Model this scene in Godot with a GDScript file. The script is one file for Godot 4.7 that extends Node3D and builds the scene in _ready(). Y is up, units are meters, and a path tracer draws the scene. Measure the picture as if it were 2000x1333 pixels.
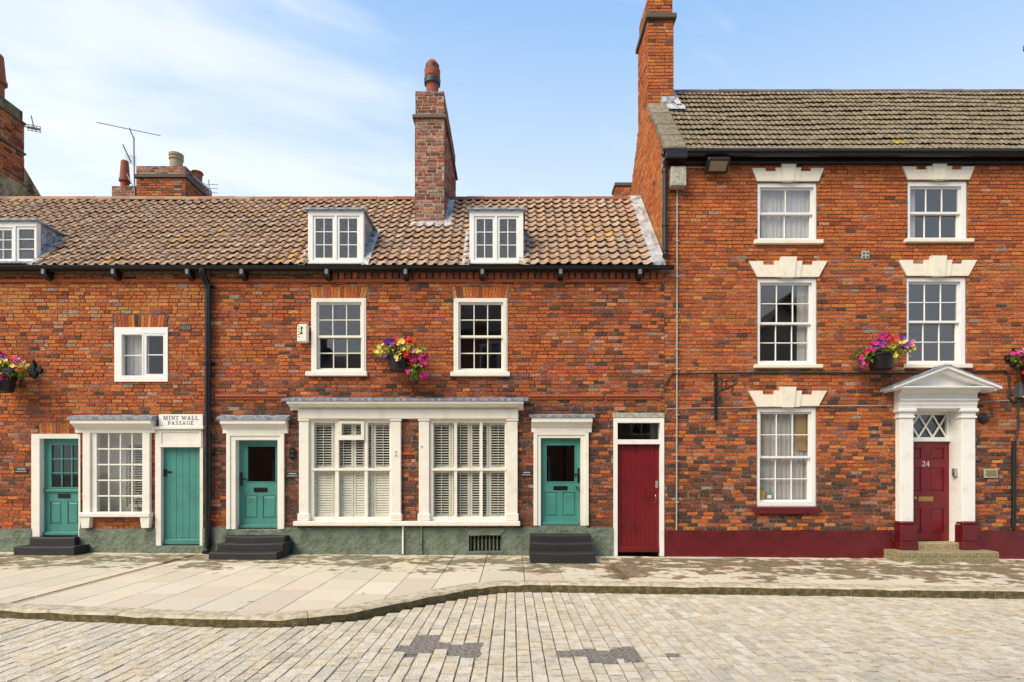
extends Node3D
# An old brick street front: a cottage, a terraced house and a tall townhouse behind a stone pavement and a sett-paved road.
# The elevation was measured on a drawing of the fronts with 95 units to the metre: u runs along the street (u = 1000 at x = 0), v runs down (v = 1085 at the pavement).
const UNIT := 95.0
const EYE := 1.58
const CAMZ := 12.0

var rng := RandomNumberGenerator.new()
var taken := {}
var M := {}
var brick_meshes := {}
var noise_a := FastNoiseLite.new()
var noise_b := FastNoiseLite.new()

func ex(u: float) -> float: return (u - 1000.0) / UNIT
func ey(v: float) -> float: return (1085.0 - v) / UNIT
# a point of the drawing that stands z metres in front of (or behind) the fronts, at its real place
func pt(u: float, v: float, z: float) -> Vector3:
	var k := (CAMZ - z) / (UNIT * CAMZ)
	return Vector3((u - 1000.0) * k, EYE + (935.0 - v) * k, z)
func gy(x: float, z: float) -> float: return -0.007 * x - 0.012 * z
func ry(x: float) -> float: return -0.17 - 0.007 * x
func rf(a: float, b: float) -> float: return rng.randf_range(a, b)

# ---------------------------------------------------------------- mesh collecting
class MB:
	var v := PackedVector3Array()
	var n := PackedVector3Array()
	var c := PackedColorArray()
	func tri(a: Vector3, b: Vector3, d: Vector3, col: Color) -> void:
		var nn := (b - a).cross(d - a).normalized()
		v.push_back(a); v.push_back(d); v.push_back(b)
		n.push_back(nn); n.push_back(nn); n.push_back(nn)
		c.push_back(col); c.push_back(col); c.push_back(col)
	func quad(a: Vector3, b: Vector3, d: Vector3, e: Vector3, col: Color) -> void:
		var nn := (d - a).cross(e - b).normalized()
		v.push_back(a); v.push_back(d); v.push_back(b)
		v.push_back(a); v.push_back(e); v.push_back(d)
		for i in 6:
			n.push_back(nn)
			c.push_back(col)
	func quad_out(a: Vector3, b: Vector3, d: Vector3, e: Vector3, mid: Vector3, col: Color) -> void:
		if (d - a).cross(e - b).dot((a + b + d + e) * 0.25 - mid) < 0.0:
			quad(a, e, d, b, col)
		else:
			quad(a, b, d, e, col)
	func tri_out(a: Vector3, b: Vector3, d: Vector3, mid: Vector3, col: Color) -> void:
		if (b - a).cross(d - a).dot((a + b + d) / 3.0 - mid) < 0.0:
			tri(a, d, b, col)
		else:
			tri(a, b, d, col)
	func quad_n(a: Vector3, b: Vector3, d: Vector3, e: Vector3, na: Vector3, nb: Vector3, nd: Vector3, ne: Vector3, col: Color) -> void:
		v.push_back(a); v.push_back(d); v.push_back(b); v.push_back(a); v.push_back(e); v.push_back(d)
		n.push_back(na); n.push_back(nd); n.push_back(nb); n.push_back(na); n.push_back(ne); n.push_back(nd)
		for i in 6: c.push_back(col)
	func hexa(p: Array, col: Color) -> void:
		quad(p[0], p[4], p[6], p[2], col); quad(p[1], p[3], p[7], p[5], col)
		quad(p[0], p[1], p[5], p[4], col); quad(p[2], p[6], p[7], p[3], col)
		quad(p[0], p[2], p[3], p[1], col); quad(p[4], p[5], p[7], p[6], col)
	func box(a: Vector3, b: Vector3, col := Color.WHITE) -> void:
		var p := []
		for i in 8: p.append(Vector3(b.x if i & 1 else a.x, b.y if i & 2 else a.y, b.z if i & 4 else a.z))
		hexa(p, col)
	# a box with chamfered edges, optionally placed by a transform
	func cham(a: Vector3, b: Vector3, k: float, col := Color.WHITE, xf := Transform3D()) -> void:
		k = minf(k, 0.45 * minf(b.x - a.x, minf(b.y - a.y, b.z - a.z)))
		var fx := []; var fy := []; var fz := []
		var mid := xf * ((a + b) * 0.5)
		for i in 8:
			var o := Vector3(b.x if i & 1 else a.x, b.y if i & 2 else a.y, b.z if i & 4 else a.z)
			var s := Vector3(-k if i & 1 else k, -k if i & 2 else k, -k if i & 4 else k)
			fx.append(xf * (o + Vector3(0, s.y, s.z))); fy.append(xf * (o + Vector3(s.x, 0, s.z))); fz.append(xf * (o + Vector3(s.x, s.y, 0)))
		quad_out(fx[0], fx[4], fx[6], fx[2], mid, col); quad_out(fx[1], fx[3], fx[7], fx[5], mid, col)
		quad_out(fy[0], fy[1], fy[5], fy[4], mid, col); quad_out(fy[2], fy[6], fy[7], fy[3], mid, col)
		quad_out(fz[0], fz[2], fz[3], fz[1], mid, col); quad_out(fz[4], fz[5], fz[7], fz[6], mid, col)
		for e in [[0, 1], [2, 3], [4, 5], [6, 7]]: quad_out(fy[e[0]], fy[e[1]], fz[e[1]], fz[e[0]], mid, col)
		for e in [[0, 2], [1, 3], [4, 6], [5, 7]]: quad_out(fx[e[0]], fx[e[1]], fz[e[1]], fz[e[0]], mid, col)
		for e in [[0, 4], [1, 5], [2, 6], [3, 7]]: quad_out(fx[e[0]], fx[e[1]], fy[e[1]], fy[e[0]], mid, col)
		for i in 8: tri_out(fx[i], fy[i], fz[i], mid, col)
	# flat polygon (in the plane of ax, ay) pushed from d0 to d1 along az
	func prism(poly: PackedVector2Array, o: Vector3, ax: Vector3, ay: Vector3, az: Vector3, d0: float, d1: float, col := Color.WHITE) -> void:
		var p := poly
		var turn := 0.0
		for i in p.size(): turn += p[i].cross(p[(i + 1) % p.size()])
		if turn < 0.0: p.reverse()
		var flip := ax.cross(ay).dot(az) * (d1 - d0) < 0.0
		var idx := Geometry2D.triangulate_polygon(p)
		for i in range(0, idx.size(), 3):
			var q := [p[idx[i]], p[idx[i + 1]], p[idx[i + 2]]]
			if (q[1] - q[0]).cross(q[2] - q[0]) < 0.0: q = [q[0], q[2], q[1]]
			var f := []
			var bk := []
			for w in q:
				f.append(o + ax * w.x + ay * w.y + az * d1); bk.append(o + ax * w.x + ay * w.y + az * d0)
			if flip:
				tri(f[0], f[2], f[1], col); tri(bk[0], bk[1], bk[2], col)
			else:
				tri(f[0], f[1], f[2], col); tri(bk[0], bk[2], bk[1], col)
		for i in p.size():
			var a := o + ax * p[i].x + ay * p[i].y
			var b := o + ax * p[(i + 1) % p.size()].x + ay * p[(i + 1) % p.size()].y
			if flip: quad(a + az * d1, b + az * d1, b + az * d0, a + az * d0, col)
			else: quad(a + az * d0, b + az * d0, b + az * d1, a + az * d1, col)
	# profile in (z, y) run along x
	func run_x(prof: Array, x0: float, x1: float, col := Color.WHITE) -> void:
		prism(PackedVector2Array(prof), Vector3.ZERO, Vector3(0, 0, 1), Vector3(0, 1, 0), Vector3(1, 0, 0), x0, x1, col)
	func tube(path: Array, r: float, sides := 8, col := Color.WHITE, r_end := -1.0) -> void:
		if r_end < 0.0: r_end = r
		var rings := []
		for i in path.size():
			var d: Vector3 = (path[mini(i + 1, path.size() - 1)] - path[maxi(i - 1, 0)]).normalized()
			var s := d.cross(Vector3.UP if absf(d.y) < 0.9 else Vector3.RIGHT).normalized()
			var t := s.cross(d)
			var rr := lerpf(r, r_end, float(i) / maxf(1.0, path.size() - 1))
			var ring := []
			for k in sides:
				var a := TAU * k / sides
				var nn := s * cos(a) + t * sin(a)
				ring.append([path[i] + nn * rr, nn])
			rings.append(ring)
		for i in path.size() - 1:
			for k in sides:
				var a: Array = rings[i][k]; var b: Array = rings[i][(k + 1) % sides]
				var e: Array = rings[i + 1][k]; var d: Array = rings[i + 1][(k + 1) % sides]
				var side: Vector3 = (b[0] - a[0]).cross(e[0] - a[0])
				if side.dot(a[1]) > 0.0: quad_n(a[0], b[0], d[0], e[0], a[1], b[1], d[1], e[1], col)
				else: quad_n(a[0], e[0], d[0], b[0], a[1], e[1], d[1], b[1], col)
		for q in [0, path.size() - 1]:
			var dd: Vector3 = (path[1] - path[0]) if q == 0 else (path[q - 1] - path[q])
			for k in range(1, sides - 1): tri_out(rings[q][0][0], rings[q][k][0], rings[q][k + 1][0], path[q] + dd, col)
	# profile of [radius, height] turned about the y axis through o
	func lathe(o: Vector3, prof: Array, sides := 20, col := Color.WHITE) -> void:
		for i in prof.size() - 1:
			var r0: float = prof[i][0]; var y0: float = prof[i][1]; var r1: float = prof[i + 1][0]; var y1: float = prof[i + 1][1]
			var sl := Vector2(y1 - y0, r0 - r1).normalized()
			for k in sides:
				var a0 := TAU * k / sides; var a1 := TAU * (k + 1) / sides
				var c0 := Vector3(cos(a0), 0, sin(a0)); var c1 := Vector3(cos(a1), 0, sin(a1))
				var n0 := c0 * sl.x + Vector3.UP * sl.y; var n1 := c1 * sl.x + Vector3.UP * sl.y
				var a := o + c0 * r0 + Vector3.UP * y0; var b := o + c1 * r0 + Vector3.UP * y0
				var d := o + c1 * r1 + Vector3.UP * y1; var e := o + c0 * r1 + Vector3.UP * y1
				quad_n(a, e, d, b, n0, n0, n1, n1, col)
	# a slab in the x-y plane with rectangular holes; faces only where they show
	func plate(x0: float, y0: float, x1: float, y1: float, holes: Array, zb: float, zf: float, col := Color.WHITE) -> void:
		var xs := [x0, x1]; var ys := [y0, y1]
		for h in holes:
			for q in [h[0], h[2]]:
				if q > x0 and q < x1 and not xs.has(q): xs.append(q)
			for q in [h[1], h[3]]:
				if q > y0 and q < y1 and not ys.has(q): ys.append(q)
		xs.sort(); ys.sort()
		var nx := xs.size() - 1; var ny := ys.size() - 1
		var full := func(i: int, j: int) -> bool:
			if i < 0 or j < 0 or i >= nx or j >= ny: return false
			var mx: float = (xs[i] + xs[i + 1]) * 0.5; var my: float = (ys[j] + ys[j + 1]) * 0.5
			for h in holes:
				if mx > h[0] and mx < h[2] and my > h[1] and my < h[3]: return false
			return true
		for i in nx:
			for j in ny:
				if not full.call(i, j): continue
				var a: float = xs[i]; var b: float = xs[i + 1]; var lo: float = ys[j]; var hi: float = ys[j + 1]
				quad(Vector3(a, lo, zf), Vector3(b, lo, zf), Vector3(b, hi, zf), Vector3(a, hi, zf), col)
				quad(Vector3(b, lo, zb), Vector3(a, lo, zb), Vector3(a, hi, zb), Vector3(b, hi, zb), col)
				if not full.call(i - 1, j): quad(Vector3(a, lo, zb), Vector3(a, lo, zf), Vector3(a, hi, zf), Vector3(a, hi, zb), col)
				if not full.call(i + 1, j): quad(Vector3(b, lo, zf), Vector3(b, lo, zb), Vector3(b, hi, zb), Vector3(b, hi, zf), col)
				if not full.call(i, j - 1): quad(Vector3(a, lo, zb), Vector3(b, lo, zb), Vector3(b, lo, zf), Vector3(a, lo, zf), col)
				if not full.call(i, j + 1): quad(Vector3(a, hi, zf), Vector3(b, hi, zf), Vector3(b, hi, zb), Vector3(a, hi, zb), col)
	# a brick, sett or flag: face raised above its joints, arrises worn back; corners nudged by j
	func block(o: Vector3, U: Vector3, V: Vector3, N: Vector3, w: float, h: float, k: float, deep: float, col: Color, j: PackedFloat32Array) -> void:
		var a := o - N * deep; var b := a + U * w; var d := b + V * h; var e := a + V * h
		var fa := o + U * (k + j[0]) + V * (k + j[1]) + N * j[2]
		var fb := o + U * (w - k - j[3]) + V * (k + j[4]) + N * j[5]
		var fd := o + U * (w - k - j[6]) + V * (h - k - j[7]) + N * j[8]
		var fe := o + U * (k + j[9]) + V * (h - k - j[10]) + N * j[11]
		quad(fa, fb, fd, fe, col); quad(a, b, fb, fa, col); quad(b, d, fd, fb, col); quad(d, e, fe, fd, col); quad(e, a, fa, fe, col)
	func mesh(uv_box := Rect2()) -> ArrayMesh:
		var a := []
		a.resize(Mesh.ARRAY_MAX)
		a[Mesh.ARRAY_VERTEX] = v; a[Mesh.ARRAY_NORMAL] = n; a[Mesh.ARRAY_COLOR] = c
		if uv_box.size.x > 0.0:
			var uv := PackedVector2Array()
			uv.resize(v.size())
			for i in v.size(): uv[i] = Vector2((v[i].x - uv_box.position.x) / uv_box.size.x, (v[i].z - uv_box.position.y) / uv_box.size.y)
			a[Mesh.ARRAY_TEX_UV] = uv
		var m := ArrayMesh.new()
		m.add_surface_from_arrays(Mesh.PRIMITIVE_TRIANGLES, a)
		return m

func numbered(called: String) -> String:
	var k: int = taken.get(called, -1) + 1
	taken[called] = k
	return called if k == 0 else "%s_%03d" % [called, k]
func tag(o: Node, label: String, category: String, group := "") -> void:
	o.set_meta("label", label); o.set_meta("category", category)
	if group != "": o.set_meta("group", group)
func thing(called: String, label: String, category: String, where := Vector3.ZERO, group := "") -> Node3D:
	var o := Node3D.new()
	o.name = numbered(called)
	add_child(o)
	o.position = where
	tag(o, label, category, group)
	return o
func part(called: String, parent: Node3D, where := Vector3.ZERO) -> Node3D:
	var o := Node3D.new()
	o.name = called
	parent.add_child(o, true)
	o.position = where
	return o
func put(called: String, mesh: Mesh, mat: Material, parent: Node3D, where := Vector3.ZERO) -> MeshInstance3D:
	var o := MeshInstance3D.new()
	o.name = called if parent != self else numbered(called)
	o.mesh = mesh
	o.material_override = mat
	o.position = where
	parent.add_child(o, true)
	return o
func obj(called: String, mb: MB, mat: Material, parent: Node3D) -> MeshInstance3D:
	return put(called, mb.mesh(), mat, parent)
func cbox(called: String, a: Vector3, b: Vector3, k: float, mat: Material, parent: Node3D) -> MeshInstance3D:
	var mb := MB.new()
	mb.cham(Vector3(minf(a.x, b.x), minf(a.y, b.y), minf(a.z, b.z)), Vector3(maxf(a.x, b.x), maxf(a.y, b.y), maxf(a.z, b.z)), k)
	return obj(called, mb, mat, parent)
# chamfered box from drawing units: u0..u1 across, v0 (top)..v1 (bottom)
func dbox(called: String, u0: float, v0: float, u1: float, v1: float, z0: float, z1: float, k: float, mat: Material, parent: Node3D) -> MeshInstance3D:
	return cbox(called, Vector3(ex(u0), ey(v1), z0), Vector3(ex(u1), ey(v0), z1), k, mat, parent)
func rect(u0: float, v0: float, u1: float, v1: float) -> Array: return [ex(u0), ey(v1), ex(u1), ey(v0)]

# ---------------------------------------------------------------- textures and materials
func noise_image(size: int, seed_: int, freq: float, octaves: int, kind := FastNoiseLite.TYPE_SIMPLEX_SMOOTH) -> Image:
	var f := FastNoiseLite.new()
	f.seed = seed_; f.frequency = freq; f.noise_type = kind; f.fractal_octaves = octaves; f.fractal_gain = 0.55
	var im := f.get_seamless_image(size, size)
	im.convert(Image.FORMAT_L8)
	return im
# two noise layers through a colour ramp
func grain(size: int, seed_: int, coarse: float, fine: float, share: float, ramp: Array, sharp := 1.0) -> ImageTexture:
	var a := noise_image(size, seed_, coarse, 4).get_data()
	var b := noise_image(size, seed_ + 7, fine, 2).get_data()
	var g := Gradient.new()
	g.offsets = PackedFloat32Array(ramp.map(func(r): return r[0]))
	g.colors = PackedColorArray(ramp.map(func(r): return r[1]))
	var table := []
	for i in 256:
		var t := clampf((i / 255.0 - 0.5) * sharp + 0.5, 0.0, 1.0)
		table.append(g.sample(t))
	var out := PackedByteArray()
	out.resize(size * size * 3)
	for i in size * size:
		var q: Color = table[clampi(int(a[i] * (1.0 - share) + b[i] * share), 0, 255)]
		out[i * 3] = q.r8; out[i * 3 + 1] = q.g8; out[i * 3 + 2] = q.b8
	var im := Image.create_from_data(size, size, false, Image.FORMAT_RGB8, out)
	return ImageTexture.create_from_image(im)
func relief(size: int, seed_: int, freq: float, strength: float) -> ImageTexture:
	var im := noise_image(size, seed_, freq, 4)
	im.convert(Image.FORMAT_RGBA8)
	im.bump_map_to_normal_map(strength)
	return ImageTexture.create_from_image(im)
func lin(r: float, g: float, b: float) -> Color: return Color(r, g, b).linear_to_srgb()
func mat(col: Color, rough: float, tex: Texture2D = null, tile := 1.0, nrm: Texture2D = null, nscale := 0.5, metal := 0.0, spec := 0.5) -> StandardMaterial3D:
	var m := StandardMaterial3D.new()
	m.albedo_color = col
	m.roughness = rough
	m.metallic = metal
	m.metallic_specular = spec
	m.vertex_color_use_as_albedo = true
	if tex != null or nrm != null:
		m.uv1_triplanar = true
		m.uv1_world_triplanar = true
		m.uv1_scale = Vector3.ONE / tile
		m.uv1_triplanar_sharpness = 6.0
	if tex != null: m.albedo_texture = tex
	if nrm != null:
		m.normal_enabled = true
		m.normal_texture = nrm
		m.normal_scale = nscale
	return m
func gray(t: float) -> Color: return Color(t, t, t)

func make_materials() -> void:
	var t_brick := grain(1024, 3, 0.035, 0.13, 0.5, [[0.0, Color(0.40, 0.41, 0.42)], [0.25, Color(0.68, 0.68, 0.68)], [0.45, gray(0.90)], [0.7, Color(1.0, 0.99, 0.97)], [1.0, Color(1.0, 1.0, 1.0)]], 1.7)
	var n_brick := relief(512, 11, 0.09, 5.0)
	M.brick = mat(Color.WHITE, 0.92, t_brick, 1.6, n_brick, 0.9, 0.0, 0.25)
	var t_mortar := grain(256, 21, 0.02, 0.2, 0.5, [[0.0, gray(0.5)], [0.5, gray(0.85)], [1.0, gray(1.0)]], 1.4)
	M.mortar = mat(Color.WHITE, 0.95, t_mortar, 0.6, n_brick, 0.6, 0.0, 0.2)
	var t_tile := grain(512, 31, 0.01, 0.12, 0.5, [[0.0, Color(0.5, 0.47, 0.44)], [0.35, gray(0.8)], [0.6, gray(0.95)], [1.0, Color(1, 1, 0.97)]], 1.5)
	M.tile = mat(Color.WHITE, 0.9, t_tile, 0.8, n_brick, 0.5, 0.0, 0.3)
	var t_paint := grain(512, 41, 0.006, 0.08, 0.35, [[0.0, Color(0.93, 0.915, 0.89)], [0.4, gray(0.985)], [1.0, gray(1.0)]], 1.2)
	var n_paint := relief(512, 43, 0.03, 2.0)
	M.cream = mat(lin(0.80, 0.775, 0.70), 0.45, t_paint, 1.3, n_paint, 0.25)
	M.white = mat(lin(0.82, 0.82, 0.80), 0.4, t_paint, 1.3, n_paint, 0.2)
	M.oldwhite = mat(lin(0.80, 0.80, 0.79), 0.5, grain(512, 47, 0.008, 0.1, 0.4, [[0.0, Color(0.6, 0.55, 0.48)], [0.16, Color(0.92, 0.9, 0.86)], [0.3, gray(0.98)], [1.0, gray(1.0)]], 1.2), 0.9, n_paint, 0.3)
	M.lintel = mat(lin(0.80, 0.75, 0.62), 0.55, t_paint, 0.8, n_paint, 0.3)
	M.teal = mat(lin(0.058, 0.255, 0.22), 0.42, grain(256, 51, 0.008, 0.09, 0.4, [[0.0, Color(0.8, 0.82, 0.8)], [0.5, gray(0.97)], [1.0, gray(1.0)]]), 1.1, n_paint, 0.2)
	var t_red := grain(256, 53, 0.01, 0.12, 0.4, [[0.0, Color(0.7, 0.62, 0.62)], [0.45, gray(0.95)], [1.0, gray(1.0)]], 1.2)
	M.maroon = mat(lin(0.125, 0.0065, 0.011), 0.42, t_red, 1.3, n_paint, 0.3)
	M.maroon_door = mat(lin(0.165, 0.0075, 0.0125), 0.36, t_red, 1.7, n_paint, 0.2)
	M.plinth_green = mat(lin(0.165, 0.205, 0.155), 0.75, grain(512, 57, 0.007, 0.06, 0.35, [[0.0, Color(0.68, 0.68, 0.62)], [0.35, gray(0.9)], [0.8, gray(1.0)], [1.0, Color(1.0, 1.0, 0.97)]], 1.4), 1.6, relief(512, 59, 0.012, 9.0), 1.0)
	M.step = mat(lin(0.021, 0.021, 0.023), 0.6, grain(256, 61, 0.02, 0.15, 0.4, [[0.0, gray(0.7)], [0.7, gray(0.95)], [1.0, Color(1.0, 0.95, 0.9)]]), 0.6, n_brick, 0.6)
	M.black = mat(lin(0.007, 0.007, 0.008), 0.28)
	M.iron = mat(lin(0.008, 0.008, 0.009), 0.45, null, 1.0)
	M.clip = mat(lin(0.16, 0.17, 0.19), 0.5)
	var t_lead := grain(512, 67, 0.008, 0.07, 0.4, [[0.0, Color(0.42, 0.43, 0.45)], [0.35, Color(0.66, 0.68, 0.72)], [0.65, gray(0.92)], [1.0, gray(1.0)]], 1.7)
	M.lead = mat(lin(0.38, 0.42, 0.475), 0.6, t_lead, 0.7, n_paint, 0.5)
	M.leadpale = mat(lin(0.62, 0.63, 0.62), 0.65, t_lead, 0.9, n_paint, 0.6)
	var t_stone := grain(512, 71, 0.01, 0.13, 0.5, [[0.0, Color(0.55, 0.5, 0.42)], [0.35, Color(0.85, 0.82, 0.76)], [0.6, gray(0.97)], [1.0, gray(1.0)]], 1.4)
	M.stone = mat(Color.WHITE, 0.85, t_stone, 0.7, n_brick, 0.6, 0.0, 0.3)
	M.sett = mat(Color.WHITE, 0.8, grain(1024, 75, 0.012, 0.12, 0.5, [[0.0, Color(0.66, 0.62, 0.56)], [0.3, Color(0.9, 0.885, 0.86)], [0.55, gray(0.98)], [1.0, gray(1.0)]], 1.4), 1.9, n_brick, 0.5, 0.0, 0.3)
	M.bed = mat(lin(0.22, 0.18, 0.125), 0.95, t_stone, 0.5, n_brick, 0.8)
	M.tarmac = mat(lin(0.46, 0.41, 0.36), 0.95, grain(256, 79, 0.03, 0.3, 0.6, [[0.0, gray(0.3)], [0.5, gray(0.8)], [1.0, gray(1.0)]], 1.8), 0.35, relief(256, 81, 0.2, 9.0), 1.0)
	M.kerb = mat(Color.WHITE, 0.85, t_stone, 0.9, n_brick, 0.7, 0.0, 0.3)
	M.moss_shade = mat(Color.WHITE, 0.9, grain(512, 91, 0.02, 0.14, 0.45, [[0.0, Color(0.34, 0.335, 0.27)], [0.35, Color(0.44, 0.43, 0.35)], [0.65, Color(0.54, 0.52, 0.43)], [0.88, Color(0.70, 0.67, 0.58)], [1.0, Color(0.95, 0.92, 0.86)]], 1.3), 1.2, n_brick, 0.9, 0.0, 0.3)  # kerb face: moss, with the shade there also put into the dark colour
	M.terracotta = mat(lin(0.33, 0.088, 0.045), 0.8, t_brick, 0.5, n_brick, 0.4)
	M.ridge = mat(Color.WHITE, 0.85, t_brick, 0.7, n_brick, 0.5)
	M.buffpot = mat(lin(0.42, 0.36, 0.24), 0.8, t_brick, 0.6)
	M.render = mat(lin(0.42, 0.33, 0.2), 0.95, grain(512, 83, 0.006, 0.05, 0.4, [[0.0, Color(0.35, 0.32, 0.28)], [0.35, Color(0.75, 0.7, 0.62)], [0.65, gray(0.95)], [1.0, gray(1.0)]], 1.8), 2.0, n_brick, 0.7)
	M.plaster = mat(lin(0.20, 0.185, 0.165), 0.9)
	M.boards = mat(lin(0.10, 0.06, 0.035), 0.8)
	M.shutter = mat(lin(0.83, 0.835, 0.73), 0.5, t_paint, 1.0)
	M.net = mat(lin(0.75, 0.74, 0.71), 0.9)
	M.net.backlight_enabled = true
	M.net.backlight = Color(0.3, 0.3, 0.3)
	M.amber = mat(lin(0.62, 0.42, 0.17), 0.8)
	M.brass = mat(lin(0.45, 0.30, 0.10), 0.35, null, 1.0, null, 0.0, 0.85)
	M.steel = mat(lin(0.45, 0.45, 0.46), 0.4, null, 1.0, null, 0.0, 0.7)
	M.greybox = mat(lin(0.46, 0.46, 0.40), 0.6, t_stone, 0.5)
	M.alarm = mat(lin(0.80, 0.75, 0.62), 0.45)
	M.cable = mat(lin(0.03, 0.028, 0.026), 0.6)
	M.wire = mat(lin(0.36, 0.34, 0.30), 0.6)
	M.slate = mat(lin(0.03, 0.034, 0.04), 0.5, t_stone, 0.3)
	M.letter_dark = mat(lin(0.02, 0.02, 0.02), 0.6)
	M.letter_pale = mat(lin(0.62, 0.6, 0.58), 0.6)
	M.aluminium = mat(lin(0.20, 0.20, 0.21), 0.5, null, 1.0, null, 0.0, 0.4)
	M.leaf = mat(Color.WHITE, 0.6)
	M.leaf.backlight_enabled = true
	M.leaf.backlight = Color(0.35, 0.4, 0.2)
	M.petal = mat(Color.WHITE, 0.7)
	M.petal.backlight_enabled = true
	M.petal.backlight = Color(0.3, 0.3, 0.3)
	M.pot = mat(lin(0.007, 0.008, 0.009), 0.4)
	var g := StandardMaterial3D.new()
	g.albedo_color = Color(0.02, 0.025, 0.03, 0.06)
	g.transparency = BaseMaterial3D.TRANSPARENCY_ALPHA
	g.roughness = 0.015
	M.glass = g

# ---------------------------------------------------------------- brickwork
# base colours of the bricks (linear): orange, orange red, red, red brown, brown, soot, salt-stained pink, yellow orange, buff, plum
const TONES := [[0.634, 0.193, 0.065], [0.572, 0.162, 0.06], [0.489, 0.137, 0.057], [0.364, 0.112, 0.06], [0.229, 0.095, 0.062], [0.12, 0.074, 0.061], [0.582, 0.28, 0.182], [0.655, 0.269, 0.085], [0.416, 0.291, 0.221], [0.364, 0.162, 0.13]]
func tone_color(t: int) -> Color:
	var base: Array = TONES[t / 3]
	var k: float = [0.90, 1.0, 1.10][t % 3]
	return Color(base[0] * k, base[1] * k, base[2] * k)
func weighted(w: Array) -> int:
	var sum := 0.0
	for q in w: sum += q
	var r := rng.randf() * sum
	for i in w.size():
		r -= w[i]
		if r <= 0.0: return i * 3 + rng.randi() % 3
	return 3
# which sort of brick lies at x, y: the fronts are patched, sooted and re-laid in patches
func tone(house: String, x: float, y: float) -> int:
	var u := x * UNIT + 1000.0
	var v := 1085.0 - y * UNIT
	var a := noise_a.get_noise_2d(x * 10.0, y * 22.0)
	var b := noise_b.get_noise_2d(x * 10.0, y * 30.0)
	var w := [1.0, 2.0, 2.0, 1.2, 0.7, 0.2, 0.35, 0.2, 0.2, 0.4]
	if house == "cottage":
		if v < 625 + 30 * a: w = [3.0, 2.2, 0.9, 0.4, 0.25, 0.05, 0.3, 4.2, 0.15, 0.1]
		elif v < 800 + 60 * a: w = [2.0, 2.6, 2.2, 0.9, 0.3, 0.05, 0.7, 0.4, 0.12, 0.3]
		else: w = [1.4, 1.6, 1.8, 1.4, 1.0, 0.5, 0.2, 0.2, 0.1, 0.6]
		if v > 900 and a > -0.1: w = [0.3, 0.5, 1.0, 1.5, 2.0, 1.6, 0.1, 0.1, 0.1, 1.0]
	elif house == "terrace":
		w = [1.6, 2.8, 2.6, 1.5, 0.6, 0.12, 0.3, 0.25, 0.06, 0.5]
		if v < 565: w = [0.8, 1.8, 2.2, 1.8, 1.2, 0.4, 0.2, 0.3, 0.1, 0.4]
		if u > 1150 and u < 1215 and v < 745 and b > -0.15: w = [0.3, 0.9, 1.4, 1.6, 1.6, 0.9, 0.9, 0.1, 0.4, 0.8]
		if v > 740 + 25 * a and v < 800: w = [0.3, 0.8, 1.6, 2.0, 1.6, 0.6, 0.1, 0.1, 0.1, 1.0]
		if v >= 800: w = [0.25, 0.3, 0.4, 1.0, 3.0, 3.4, 0.10, 0.1, 0.2, 0.6]
		if v >= 780 and b > 0.40: w = [2.0, 2.0, 1.4, 0.8, 0.6, 0.4, 0.3, 0.6, 0.2, 0.3]
		if u > 1280: w = [1.5, 2.0, 1.6, 0.9, 0.8, 0.5, 0.3, 0.6, 0.2, 0.4]
	elif house == "townhouse":
		if v < 500 + 50 * a: w = [3.6, 4.0, 1.6, 0.35, 0.10, 0.0, 0.15, 0.15, 0.03, 0.08]
		elif v < 760 + 40 * a: w = [2.6, 3.0, 2.0, 0.8, 0.45, 0.10, 0.25, 0.25, 0.08, 0.25]
		elif v < 905 + 50 * a: w = [2.0, 2.0, 1.4, 1.0, 1.4, 0.9, 0.2, 0.4, 0.2, 0.3]
		else: w = [0.5, 0.5, 0.5, 0.9, 2.6, 2.4, 0.12, 0.3, 0.2, 0.4]
		if u > 1900 and v > 800 and b > -0.1: w = [0.9, 0.9, 0.8, 1.0, 1.8, 1.4, 0.2, 0.2, 0.2, 0.4]
	elif house == "gable":
		w = [4.0, 2.0, 0.5, 0.2, 0.1, 0.0, 0.3, 4.4, 0.2, 0.0]
	elif house == "tall_stack":
		w = [3.0, 3.4, 1.4, 0.5, 0.3, 0.05, 0.2, 0.6, 0.1, 0.2]
	elif house == "stack":
		w = [0.0, 0.2, 0.5, 1.2, 1.2, 0.5, 2.2, 0.0, 2.0, 4.0]
	elif house == "old_stack":
		w = [2.0, 1.6, 1.4, 1.0, 0.8, 0.4, 0.3, 0.8, 0.5, 0.4]
	# patches of one tone within the wall
	if house == "stack": return weighted(w)
	if a > 0.22:
		w[3] *= 1.8; w[4] *= 2.0; w[5] *= 1.8
	elif a < -0.2:
		w[0] *= 1.7; w[1] *= 1.4
	return weighted(w)
func mortar_color(house: String, x: float, y: float) -> Color:
	var v := 1085.0 - y * UNIT
	var b := noise_b.get_noise_2d(x * 14.0 + 90.0, y * 26.0)
	var dark := Color(0.15, 0.078, 0.046)
	var pale := Color(0.54, 0.43, 0.31)
	var t := 0.30 + b * 0.9
	if house == "townhouse": t = (0.16 if v < 520 else 0.5) + b * 0.9
	elif house == "stack": return Color(0.62, 0.53, 0.43)
	elif house == "gable" or house == "tall_stack": t = 0.35 + b * 0.5
	elif v > 745: t = 0.45 + b
	return dark.lerp(pale, clampf(t, 0.0, 1.0))
func seen(p: Vector3) -> bool:
	var d := CAMZ - p.z
	if d < 1.0: return false
	var u := 1000.0 + p.x / d * UNIT * CAMZ
	var v := 935.0 - (p.y - EYE) / d * UNIT * CAMZ
	return u > -5 and u < 2005 and v > -5 and v < 1340
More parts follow.
